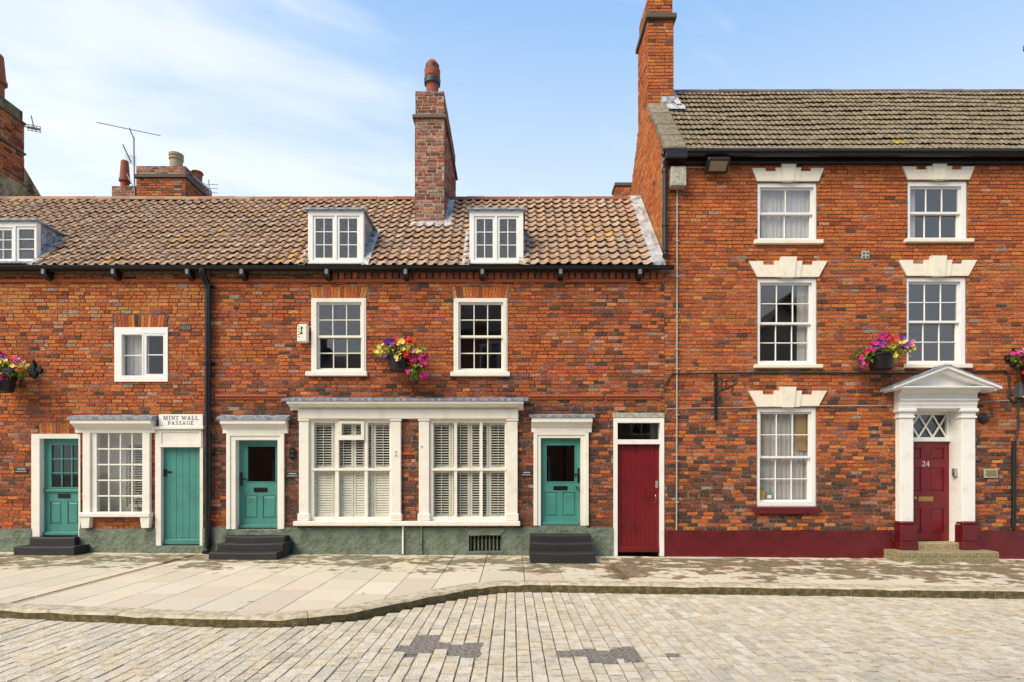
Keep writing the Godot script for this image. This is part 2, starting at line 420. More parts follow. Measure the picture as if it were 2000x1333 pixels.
func nudge(s: float, deep: float) -> PackedFloat32Array:
	var j := PackedFloat32Array()
	for i in 4:
		j.append(rf(0, s)); j.append(rf(0, s)); j.append(rf(-deep, deep))
	return j
# lay bricks over a wall face: o is its lower left corner, U runs along it, N points out of it
func lay_bricks(wall: Node3D, house: String, o: Vector3, U: Vector3, N: Vector3, W: float, H: float, holes: Array, singles: int, top = null, start := 0.0) -> void:
	var V := Vector3.UP
	var list := []
	var ch := 0.0765
	var joint := 0.015 if house == "stack" else 0.0095
	var rows := int(H / ch) + 1
	var wob := rf(0, 100)
	for r in rows:
		var y0 := r * ch
		var y1 := minf(y0 + ch - joint, H)
		if y1 - y0 < 0.02 or y1 < start: continue
		var segs := [[0.0, W, y0, y1]]
		for h in holes:
			if h[1] >= y1 or h[3] <= y0: continue
			var next := []
			for s in segs:
				if h[0] >= s[1] or h[2] <= s[0]:
					next.append(s)
					continue
				if h[0] - s[0] > 0.03: next.append([s[0], h[0], s[2], s[3]])
				if s[1] - h[2] > 0.03: next.append([h[2], s[1], s[2], s[3]])
				if h[1] > s[2] + 0.014: next.append([maxf(s[0], h[0]), minf(s[1], h[2]), s[2], h[1]])
				if h[3] < s[3] - 0.014: next.append([maxf(s[0], h[0]), minf(s[1], h[2]), h[3], s[3]])
			segs = next
		var cuts := []
		var p := -rf(0.0, 0.22)
		var long := r % 2 == 0
		while p < W:
			cuts.append(p)
			var l := 0.225 if (long or rng.randf() < 0.45) else 0.113
			if rng.randf() < 0.08: l = rf(0.15, 0.2)
			p += l * rf(0.96, 1.05)
			long = not long if rng.randf() < 0.75 else long
		cuts.append(W + 0.3)
		for s in segs:
			for i in cuts.size() - 1:
				var a: float = maxf(cuts[i], s[0])
				var b: float = minf(cuts[i + 1] - joint, s[1])
				if i + 2 < cuts.size() and s[1] - b < 0.04 and s[1] > b: b = s[1]
				if b - a < 0.035: continue
				if s[1] - a < 0.05: continue
				var hi: float = s[3]
				if top != null:
					hi = minf(hi, minf(top.call(a), top.call(b)))
					if hi - s[2] < 0.02: continue
				list.append([a, s[2], b - a, hi - s[2]])
	# the bricks that show largest are pieces of their own
	var order := []
	for i in list.size():
		var q: Array = list[i]
		var c: Vector3 = o + U * (q[0] + q[2] * 0.5) + V * q[1]
		if q[2] > 0.19 and q[3] > 0.06 and seen(c): order.append([c.distance_squared_to(Vector3(0, EYE, CAMZ)), i])
	order.sort_custom(func(m, n): return m[0] < n[0])
	var own := {}
	for i in mini(singles, order.size()): own[order[i][1]] = true
	var mb := MB.new()
	var turn := Basis(U, V, N)
	for i in list.size():
		var q: Array = list[i]
		var at: Vector3 = o + U * q[0] + V * (q[1] + 0.0035 * sin(q[0] * 1.7 + wob + q[1]))
		var t := tone(house, at.x if absf(U.x) > 0.5 else at.z, at.y)
		var proud := rf(-0.003, 0.003)
		if own.has(i):
			var key := "%d_%d_%d" % [int(q[2] * 100.0), int(q[3] * 400.0), t]
			if not brick_meshes.has(key):
				var one := MB.new()
				one.block(Vector3.ZERO, Vector3.RIGHT, V, Vector3.BACK, int(q[2] * 100.0) / 100.0, q[3], 0.003, 0.013, tone_color(t), nudge(0.004, 0.002))
				brick_meshes[key] = one.mesh()
			var node := put("brick", brick_meshes[key], M.brick, wall)
			node.transform = Transform3D(turn, at + N * proud)
		else:
			mb.block(at + N * proud, U, V, N, q[2], q[3], 0.003, 0.013, tone_color(t) * rf(0.92, 1.08), nudge(0.004, 0.002))
	if mb.v.size() > 0:
		var rest := obj("brickwork", mb, M.brick, wall)
		rest.set_meta("kind", "stuff")
	# mortar behind the bricks
	var mo := MB.new()
	var cw := 0.21
	for i in int(W / cw) + 1:
		for j in int(H / ch) + 1:
			var a := i * cw; var b := minf(a + cw, W); var lo := j * ch; var hi := minf(lo + ch, H)
			if b - a < 0.001 or hi - lo < 0.001 or hi < start: continue
			var inside := false
			for h in holes:
				if a > h[0] - 0.01 and b < h[2] + 0.01 and lo > h[1] - 0.01 and hi < h[3] + 0.01: inside = true
			if inside: continue
			for h in holes: # shave cells that reach into an opening
				if a < h[2] and b > h[0] and lo < h[3] and hi > h[1]:
					if a < h[0] and b <= h[2]: b = h[0]
					elif b > h[2] and a >= h[0]: a = h[2]
					elif lo < h[1] and hi <= h[3]: hi = h[1]
					elif hi > h[3] and lo >= h[1]: lo = h[3]
			if top != null:
				hi = minf(hi, minf(top.call(a), top.call(b)))
			if b - a < 0.002 or hi - lo < 0.002: continue
			var c: Vector3 = o + U * a + V * lo - N * 0.009
			mo.quad(c, c + U * (b - a), c + U * (b - a) + V * (hi - lo), c + V * (hi - lo), mortar_color(house, c.x if absf(U.x) > 0.5 else c.z, c.y))
	obj("mortar", mo, M.mortar, wall)
# splayed flat arch of upright bricks over an opening
func flat_arch(wall: Node3D, u0: float, u1: float, v0: float, v1: float, count: int) -> void:
	var mid := (u0 + u1) * 0.5
	for i in count:
		var a0 := lerpf(u0, u1, float(i) / count) + 0.35; var a1 := lerpf(u0, u1, float(i + 1) / count) - 0.35
		var f := 1.09
		var p := PackedVector2Array([Vector2(ex(a0), ey(v1)), Vector2(ex(a1), ey(v1)), Vector2(ex(mid + (a1 - mid) * f), ey(v0)), Vector2(ex(mid + (a0 - mid) * f), ey(v0))])
		var mb := MB.new()
		mb.prism(p, Vector3.ZERO, Vector3.RIGHT, Vector3.UP, Vector3.BACK, -0.012, rf(-0.001, 0.004), tone_color(weighted([2.0, 1.6, 1.2, 0.8, 0.8, 0.2, 0.0, 1.6, 0.0, 0.2])))
		obj("arch_brick", mb, M.brick, wall)
# a free-standing brick shaft with bricks on its front and two sides
func brick_stack(at: Node3D, house: String, x0: float, x1: float, y0: float, y1: float, z0: float, z1: float, singles: int) -> void:
	var core := MB.new()
	core.box(Vector3(x0 + 0.012, y0, z0), Vector3(x1 - 0.012, y1, z1 - 0.012), Color(0.36, 0.27, 0.19))
	obj("core", core, M.mortar, at)
	lay_bricks(at, house, Vector3(x0, y0, z1), Vector3.RIGHT, Vector3.BACK, x1 - x0, y1 - y0, [], singles)
	lay_bricks(at, house, Vector3(x0, y0, z0), Vector3.BACK, Vector3.LEFT, z1 - z0, y1 - y0, [], 0)
	lay_bricks(at, house, Vector3(x1, y0, z1), Vector3.FORWARD, Vector3.RIGHT, z1 - z0, y1 - y0, [], 0)

# ---------------------------------------------------------------- roof tiles
func tile_mesh(w: float, l: float, prof: Callable, col: Color, thick: float, lift: float) -> ArrayMesh:
	var mb := MB.new()
	var n := 11
	var pts := []
	for i in n + 1:
		var t := float(i) / n
		pts.append(Vector2(t * w, prof.call(t)))
	for i in n:
		var a: Vector2 = pts[i]; var b: Vector2 = pts[i + 1]
		var na := Vector3(-(pts[mini(i + 1, n)].y - pts[maxi(i - 1, 0)].y), pts[mini(i + 1, n)].x - pts[maxi(i - 1, 0)].x, 0).normalized()
		var nb := Vector3(-(pts[mini(i + 2, n)].y - pts[i].y), pts[mini(i + 2, n)].x - pts[i].x, 0).normalized()
		var t0 := Vector3(a.x, a.y, 0); var t1 := Vector3(b.x, b.y, 0)
		var e0 := Vector3(a.x, a.y + lift, l); var e1 := Vector3(b.x, b.y + lift, l)
		var up := Vector3(0, thick, 0)
		mb.quad_n(t0 + up, e0 + up, e1 + up, t1 + up, na, na, nb, nb, col)
		mb.quad(e0, e1, e1 + up, e0 + up, col)
		mb.quad(t0, t1, e1, e0, col)
	mb.quad(Vector3(pts[0].x, pts[0].y, 0), Vector3(pts[0].x, pts[0].y + lift, l), Vector3(pts[0].x, pts[0].y + lift + thick, l), Vector3(pts[0].x, pts[0].y + thick, 0), col)
	mb.quad(Vector3(pts[n].x, pts[n].y + lift, l), Vector3(pts[n].x, pts[n].y, 0), Vector3(pts[n].x, pts[n].y + thick, 0), Vector3(pts[n].x, pts[n].y + lift + thick, l), col)
	return mb.mesh()
# tiles on a front slope that rises from (eave_y, eave_z) backwards
func lay_tiles(roof: Node3D, x0: float, x1: float, grid0: float, eave: Vector2, pitch: float, slope: float, meshes: Array, picks: Array, tw: float, l: float, rows: int, skip: Array, singles: int) -> void:
	var down := Vector3(0, -sin(pitch), cos(pitch))
	var nrm := Vector3(0, cos(pitch), sin(pitch))
	var gauge := (slope - 0.06) / rows
	var list := []
	for r in rows:
		var k0 := int(floor((x0 - grid0) / tw))
		for k in range(k0, int((x1 - grid0) / tw) + 1):
			var x := grid0 + k * tw
			if x < x0 - tw * 0.5 or x + tw * 0.5 > x1 + 0.02: continue
			var s := r * gauge
			var gone := false
			for q in skip:
				if x + tw * 0.4 > q[0] and x + tw * 0.6 < q[1] and s + 0.1 > q[2] and s + 0.02 < q[3]: gone = true
			if gone: continue
			var tail := Vector3(x, eave.x, eave.y) - down * s
			list.append([x, r, tail])
	list.sort_custom(func(m, n): return (1 if seen(m[2]) else 0) * 1000.0 - m[2].distance_to(Vector3(0, EYE, CAMZ)) > (1 if seen(n[2]) else 0) * 1000.0 - n[2].distance_to(Vector3(0, EYE, CAMZ)))
	var st := SurfaceTool.new()
	st.begin(Mesh.PRIMITIVE_TRIANGLES)
	var i := 0
	for q in list:
		var head: Vector3 = q[2] - down * l + nrm * 0.01
		var sag := 0.010 * sin(q[0] * 0.9) + 0.006 * sin(q[0] * 2.3 + q[1])
		var b := Basis(Vector3.RIGHT, nrm, down).rotated(nrm, rf(-0.014, 0.014)).rotated(down, rf(-0.02, 0.02))
		var xf := Transform3D(b, head + nrm * (rf(-0.004, 0.006) + sag) + down * rf(-0.008, 0.008))
		var m: ArrayMesh = meshes[picks[rng.randi() % picks.size()]]
		if i < singles:
			var o := put("tile", m, M.tile, roof)
			o.transform = xf
		else:
			st.append_from(m, 0, xf)
		i += 1
	if list.size() > singles:
		var rest := put("tiling", st.commit(), M.tile, roof)
		rest.set_meta("kind", "stuff")
func ridge_tiles(roof: Node3D, x0: float, x1: float, y: float, z: float, r: float, l: float, cols: Array) -> void:
	var x := x0
	while x < x1 - 0.05:
		var e := minf(x + l, x1)
		var mb := MB.new()
		var col: Array = cols[rng.randi() % cols.size()]
		var c := Color(col[0], col[1], col[2])
		var n := 8
		for i in n:
			var a0 := PI * i / n; var a1 := PI * (i + 1) / n
			var p0 := Vector3(0, sin(a0), cos(a0)); var p1 := Vector3(0, sin(a1), cos(a1))
			var rr := r * rf(0.99, 1.01)
			mb.quad_n(Vector3(x, y, z) + p0 * rr, Vector3(e - 0.006, y, z) + p0 * rr, Vector3(e - 0.006, y, z) + p1 * rr, Vector3(x, y, z) + p1 * rr, p0, p0, p1, p1, c)
			mb.quad(Vector3(e - 0.006, y, z) + p0 * (rr - 0.02), Vector3(e - 0.006, y, z) + p1 * (rr - 0.02), Vector3(e - 0.006, y, z) + p1 * rr, Vector3(e - 0.006, y, z) + p0 * rr, c)
			mb.quad(Vector3(x, y, z) + p1 * (rr - 0.02), Vector3(x, y, z) + p0 * (rr - 0.02), Vector3(x, y, z) + p0 * rr, Vector3(x, y, z) + p1 * rr, c)
		var o := obj("ridge_tile", mb, M.ridge, roof)
		o.position.y = rf(-0.006, 0.006)
		x = e

# ---------------------------------------------------------------- windows and doors
# panes and glazing bars in an opening (metres); each pane sits a little out of true, as old glass does
func glaze(at: Node3D, x0: float, y0: float, x1: float, y1: float, cols: int, rows: int, z: float, bar: float, m: Material, double := false) -> void:
	for i in range(1, cols):
		var x := lerpf(x0, x1, float(i) / cols)
		cbox("glazing_bar", Vector3(x - bar * 0.5, y0 - 0.004, z - 0.016), Vector3(x + bar * 0.5, y1 + 0.004, z + 0.018), 0.006, m, at)
	for j in range(1, rows):
		var y := lerpf(y0, y1, float(j) / rows)
		cbox("glazing_bar", Vector3(x0 - 0.004, y - bar * 0.5, z - 0.015), Vector3(x1 + 0.004, y + bar * 0.5, z + 0.0165), 0.006, m, at)
	for i in cols:
		for j in rows:
			var a := Vector2(lerpf(x0, x1, float(i) / cols), lerpf(y0, y1, float(j) / rows))
			var b := Vector2(lerpf(x0, x1, float(i + 1) / cols), lerpf(y0, y1, float(j + 1) / rows))
			pane(at, a, b, z, double)
func pane(at: Node3D, a: Vector2, b: Vector2, z: float, double := false) -> void:
	var bm := BoxMesh.new()
	bm.size = Vector3(b.x - a.x + 0.004, b.y - a.y + 0.004, 0.004)
	var o := put("pane", bm, M.glass, at, Vector3((a.x + b.x) * 0.5, (a.y + b.y) * 0.5, z))
	o.rotation = Vector3(rf(-0.006, 0.006), rf(-0.006, 0.006), 0)
	if double:
		var i := put("reflection_pane", bm, M.glass, at, o.position + Vector3(0, 0, -0.012))  # extra pane, added to strengthen the reflection in the glass
		i.rotation = o.rotation + Vector3(0.001, 0.001, 0)
# hanging cloth with folds
func cloth(called: String, at: Node3D, x0: float, x1: float, y0: float, y1: float, z: float, fold: float, m: Material) -> void:
	var mb := MB.new()
	var n := maxi(6, int((x1 - x0) / 0.012))
	var prev := Vector3.ZERO
	var ph := rf(0, 6)
	for i in n + 1:
		var t := float(i) / n
		var x := lerpf(x0, x1, t)
		var p := Vector3(x, 0, z + fold * (sin(t * (x1 - x0) * 62.0 + ph + sin(t * 9.0) * 1.3) * 0.6 + 0.4 * sin(t * (x1 - x0) * 27.0 + ph)))
		if i > 0: mb.quad(prev + Vector3(0, y0, 0), p + Vector3(0, y0, 0), p + Vector3(0, y1, 0), prev + Vector3(0, y1, 0), Color.WHITE)
		prev = p
	obj(called, mb, m, at)
# a sash window: o outer frame, g glazed opening, meeting rail at v = meet (all in drawing units)
func sash_window(house: Node3D, o: Array, g: Array, cols: int, rows: int, meet: float, z: float, m: Material, sill: Array, sill_mat: Material) -> Node3D:
	var w := part("window", house)
	var O := rect(o[0], o[1], o[2], o[3])
	var G := rect(g[0], g[1], g[2], g[3])
	var band := 0.045
	var f := MB.new()
	f.plate(O[0], O[1], O[2], O[3], [[G[0] - band, G[1] - band, G[2] + band, G[3] + band]], z - 0.14, z)
	obj("frame", f, m, w)
	var mo := MB.new()
	mo.plate(O[0] + 0.03, O[1] + 0.03, O[2] - 0.03, O[3] - 0.03, [[G[0] - band + 0.006, G[1] - band + 0.006, G[2] + band - 0.006, G[3] + band - 0.006]], z - 0.02, z + 0.012)
	obj("moulding", mo, m, w)
	var ym := ey(meet)
	var up := MB.new()
	up.plate(G[0] - band + 0.004, ym - 0.022, G[2] + band - 0.004, G[3] + band - 0.004, [[G[0], ym + 0.022, G[2], G[3]]], z - 0.075, z - 0.035)
	obj("upper_sash", up, m, w)
	var lo := MB.new()
	lo.plate(G[0] - band + 0.004, G[1] - band + 0.004, G[2] + band - 0.004, ym + 0.018, [[G[0], G[1], G[2], ym - 0.022]], z - 0.12, z - 0.08)
	obj("lower_sash", lo, m, w)
	glaze(w, G[0], ym + 0.022, G[2], G[3], cols, rows / 2, z - 0.055, 0.021, m, true)
	glaze(w, G[0], G[1], G[2], ym - 0.022, cols, rows / 2, z - 0.10, 0.021, m, true)
	if sill.size() > 0: dbox("sill", sill[0], sill[1], sill[2], sill[3], z - 0.12, sill[4], 0.008, sill_mat, w)
	return w
# door leaf: holes for glass, fields for raised panels
func door_leaf(d: Node3D, L: Array, glass: Array, panels: Array, zf: float, m: Material) -> void:
	var R := rect(L[0], L[1], L[2], L[3])
	var holes := []
	for q in glass: holes.append(rect(q[0], q[1], q[2], q[3]))
	var cut := holes.duplicate()
	for q in panels: cut.append(rect(q[0], q[1], q[2], q[3]))
	var mb := MB.new()
	mb.plate(R[0], R[1], R[2], R[3], cut, zf - 0.045, zf)
	obj("leaf", mb, m, d)
	for q in panels:
		var P := rect(q[0], q[1], q[2], q[3])
		var pn := MB.new()
		var k := 0.035
		var a := Vector3(P[0], P[1], zf - 0.016); var b := Vector3(P[2], P[1], zf - 0.016); var c := Vector3(P[2], P[3], zf - 0.016); var e := Vector3(P[0], P[3], zf - 0.016)
		var i := [a, b, c, e]
		var t := [a + Vector3(k, k, 0.013), b + Vector3(-k, k, 0.013), c + Vector3(-k, -k, 0.013), e + Vector3(k, -k, 0.013)]
		var s := [a + Vector3(k - 0.02, k - 0.02, 0), b + Vector3(0.02 - k, k - 0.02, 0), c + Vector3(0.02 - k, 0.02 - k, 0), e + Vector3(k - 0.02, 0.02 - k, 0)]
		pn.quad(t[0], t[1], t[2], t[3], Color.WHITE)
		for h in 4:
			pn.quad(s[h], s[(h + 1) % 4], t[(h + 1) % 4], t[h], Color.WHITE)
			pn.quad(i[h], i[(h + 1) % 4], s[(h + 1) % 4], s[h], Color.WHITE)
		pn.quad(Vector3(P[2], P[1], zf - 0.035), Vector3(P[0], P[1], zf - 0.035), Vector3(P[0], P[3], zf - 0.035), Vector3(P[2], P[3], zf - 0.035), Color.WHITE)
		obj("panel", pn, m, d)
	for h in holes:
		pane(d, Vector2(h[0], h[1]), Vector2(h[2], h[3]), zf - 0.022)
		var bead := MB.new()
		bead.plate(h[0] - 0.02, h[1] - 0.02, h[2] + 0.02, h[3] + 0.02, [[h[0], h[1], h[2], h[3]]], zf - 0.01, zf + 0.008)
		obj("bead", bead, m, d)
# planked door
func plank_door(d: Node3D, L: Array, n: int, zf: float, m: Material, rail: float) -> void:
	var R := rect(L[0], L[1], L[2], L[3])
	for i in n:
		var a := lerpf(R[0], R[2], float(i) / n) + 0.0012; var b := lerpf(R[0], R[2], float(i + 1) / n) - 0.0012
		cbox("plank", Vector3(a, R[1], zf - 0.03), Vector3(b, R[3], zf + rf(-0.001, 0.001)), 0.004, m, d)
	var back := MB.new()
	back.box(Vector3(R[0], R[1], zf - 0.05), Vector3(R[2], R[3], zf - 0.031))
	obj("backing", back, m, d)
	if rail > 0.0: cbox("weatherboard", Vector3(R[0] + 0.005, R[1] + 0.002, zf - 0.01), Vector3(R[2] - 0.005, R[1] + rail, zf + 0.03), 0.01, m, d)
# louvred shutter leaf; tilt is the slope of its slats
func shutter(at: Node3D, x0: float, x1: float, y0: float, y1: float, z: float, tilt: float) -> void:
	var s := part("shutter", at)
	var st := 0.045
	var f := MB.new()
	f.plate(x0, y0, x1, y1, [[x0 + st, y0 + 0.07, x1 - st, y1 - 0.07]], z - 0.028, z)
	obj("shutter_frame", f, M.shutter, s)
	var n := int((y1 - y0 - 0.14) / 0.051)
	var dy := (y1 - y0 - 0.14) / n
	var mesh := MB.new()
	mesh.cham(Vector3(-(x1 - x0) * 0.5 + st, -0.005, -0.026), Vector3((x1 - x0) * 0.5 - st, 0.005, 0.026), 0.004)
	var shared := mesh.mesh()
	for i in n:
		var o := put("slat", shared, M.shutter, s, Vector3((x0 + x1) * 0.5, y0 + 0.07 + dy * (i + 0.5), z - 0.014))
		o.rotation.x = tilt + rf(-0.03, 0.03)
	if tilt < 0.9: cbox("tilt_rod", Vector3((x0 + x1) * 0.5 - 0.006, y0 + 0.08, z + 0.012), Vector3((x0 + x1) * 0.5 + 0.006, y1 - 0.08, z + 0.024), 0.003, M.shutter, s)
func letter_plate(d: Node3D, u0: float, v0: float, u1: float, v1: float, zf: float, m: Material) -> void:
	var p := part("letter_plate", d)
	dbox("plate", u0, v0, u1, v1, zf - 0.002, zf + 0.008, 0.003, m, p)
	dbox("flap", u0 + 3, v0 + 2, u1 - 3, v1 - 2, zf + 0.0085, zf + 0.014, 0.003, m, p)
# painted stone step: a worn block
func step_block(at: Node3D, x0: float, x1: float, y0: float, y1: float, z0: float, z1: float, m: Material) -> void:
	var mb := MB.new()
	var n := 6
	var col := Color.WHITE
	var tops := []
	for i in n + 1:
		var t := float(i) / n
		var wear := 0.012 * sin(t * PI) + rf(-0.003, 0.003)
		var x := lerpf(x0, x1, t)
		tops.append([Vector3(x, y1 - wear, z0), Vector3(x, y1 - wear, z1 - 0.02), Vector3(x, y1 - wear - 0.018, z1 + rf(-0.004, 0.004)), Vector3(x, y0, z1 + rf(-0.004, 0.004))])
	for i in n:
		var a: Array = tops[i]; var b: Array = tops[i + 1]
		for k in 3: mb.quad(a[k + 1], b[k + 1], b[k], a[k], col)
	for e in [tops[0], tops[n]]:
		var out: Vector3 = Vector3((x0 + x1) * 0.5, (y0 + y1) * 0.5, (z0 + z1) * 0.5)
		mb.quad_out(e[0], e[1], e[2], e[3], out, col)
		mb.tri_out(e[0], e[3], Vector3(e[0].x, y0, z0), out, col)
	obj("step", mb, m, at)
func lettering(text: String, px: float, where: Vector3, m: Material, parent: Node3D, serif := true, spacing := 0) -> void:
	var t := TextMesh.new()
	var f := SystemFont.new()
	f.font_names = PackedStringArray(["Droid Serif" if serif else "Droid Sans"])
	var fv := FontVariation.new()
	fv.base_font = f
	fv.spacing_glyph = spacing
	t.font = fv
	t.text = text
	t.font_size = 64
	t.pixel_size = px / 64.0
	t.depth = 0.003
	put("lettering", t, m, parent, where)

# ---------------------------------------------------------------- the place
const KERB := [[-16.0, 4.3], [-8.52, 4.53], [-6.25, 4.88], [-4.87, 5.06], [-3.57, 5.22], [-2.96, 5.25], [-2.41, 5.14], [-1.89, 4.83], [-1.37, 4.19], [-0.75, 3.50], [-0.39, 3.19], [0.0, 3.05], [0.79, 3.03], [1.57, 3.08], [3.90, 3.11], [6.16, 3.23], [7.64, 3.29], [10.51, 3.45], [16.0, 3.7]]
func kerb_z(x: float) -> float:
	for i in KERB.size() - 1:
		if x <= KERB[i + 1][0]:
			return lerpf(KERB[i][1], KERB[i + 1][1], clampf((x - KERB[i][0]) / (KERB[i + 1][0] - KERB[i][0]), 0.0, 1.0))
	return KERB[-1][1]

func make_sky() -> Sky:
	var w := 2048
	var h := 1024
	var im := Image.create(w, h, false, Image.FORMAT_RGBF)
	var f := FastNoiseLite.new()
	f.seed = 5; f.frequency = 1.0; f.fractal_octaves = 5; f.fractal_gain = 0.55; f.noise_type = FastNoiseLite.TYPE_SIMPLEX_SMOOTH
	var f2 := FastNoiseLite.new()
	f2.seed = 34; f2.frequency = 1.0; f2.fractal_octaves = 3
	var low := Color(0.83, 0.92, 0.99)
	var blue := Color(0.12, 0.38, 0.80)
	var cloud := Color(0.95, 0.965, 0.98)
	for y in h:
		var el := (0.5 - (y + 0.5) / h) * PI
		if el < 0.0:
			im.fill_rect(Rect2i(0, y, w, 1), Color(0.30, 0.28, 0.25))
			continue
		for x in w:
			var az := (x + 0.5) / w * TAU
			var d := Vector3(sin(az) * cos(el), sin(el), cos(az) * cos(el))
			var t := smoothstep(deg_to_rad(13.0), deg_to_rad(52.0), el + 0.08 * d.x)
			var base := low.lerp(blue, pow(t, 0.8))
			# cloud sheet high above, drawn out along one direction
			var px := d.x / (d.y + 0.22); var pz := d.z / (d.y + 0.22)
			var su := px * 0.9 + pz * 0.42; var sv := pz * 0.9 - px * 0.42
			var n := 0.8 * f.get_noise_3d(su * 1.5 + 0.25 * f2.get_noise_3d(px * 2.0, pz * 2.0, 7.0), sv * 4.2, 0.0) + 0.6 * f2.get_noise_3d(px * 0.9 + 4.0, pz * 0.9, 2.0)
			var cov := smoothstep(-0.2, 0.8, n - 0.16 * d.x + 0.10) * 0.66
			cov = maxf(cov, 0.05)
			im.set_pixel(x, y, base.lerp(cloud, cov))
	var m := PanoramaSkyMaterial.new()
	m.panorama = ImageTexture.create_from_image(im)
	var s := Sky.new()
	s.sky_material = m
	return s

func _ready() -> void:
	rng.seed = 20240607
	noise_a.seed = 4; noise_a.frequency = 0.055; noise_a.fractal_octaves = 3
	noise_b.seed = 9; noise_b.frequency = 0.09; noise_b.fractal_octaves = 3
	# camera: level, at eye height across the road, lens shifted up
	var cam := Camera3D.new()
	cam.name = "camera"
	cam.projection = Camera3D.PROJECTION_FRUSTUM
	cam.near = 0.1
	cam.far = 400.0
	var f := UNIT * CAMZ
	cam.size = 0.1 * 1333.0 / f
	cam.frustum_offset = Vector2(0.0, 0.1 * (935.0 - 666.5) / f)
	cam.position = Vector3(0, EYE, CAMZ)
	add_child(cam)
	cam.current = true
	# sky, sun behind thin cloud, exposure
	var we := WorldEnvironment.new()
	var e := Environment.new()
	e.background_mode = Environment.BG_SKY
	e.sky = make_sky()
	e.background_energy_multiplier = 0.355
	e.tonemap_mode = Environment.TONE_MAPPER_LINEAR
	e.tonemap_exposure = 3.2
	e.sdfgi_enabled = true
	e.ssao_enabled = true
	e.ssil_enabled = true
	we.environment = e
	add_child(we)
	var sun := DirectionalLight3D.new()
	sun.name = "sun"
	sun.light_energy = 0.5
	sun.light_angular_distance = 38.0
	sun.light_color = Color(1.0, 0.93, 0.82)
	sun.shadow_enabled = true
	add_child(sun)
	sun.look_at_from_position(Vector3(-8.0, 10.8, 7.0), Vector3.ZERO)
	make_materials()
	make_ground()
	make_cottage()
	make_terrace()
	make_townhouse()
	make_behind()
	make_opposite()
	make_fittings()
	make_baskets()

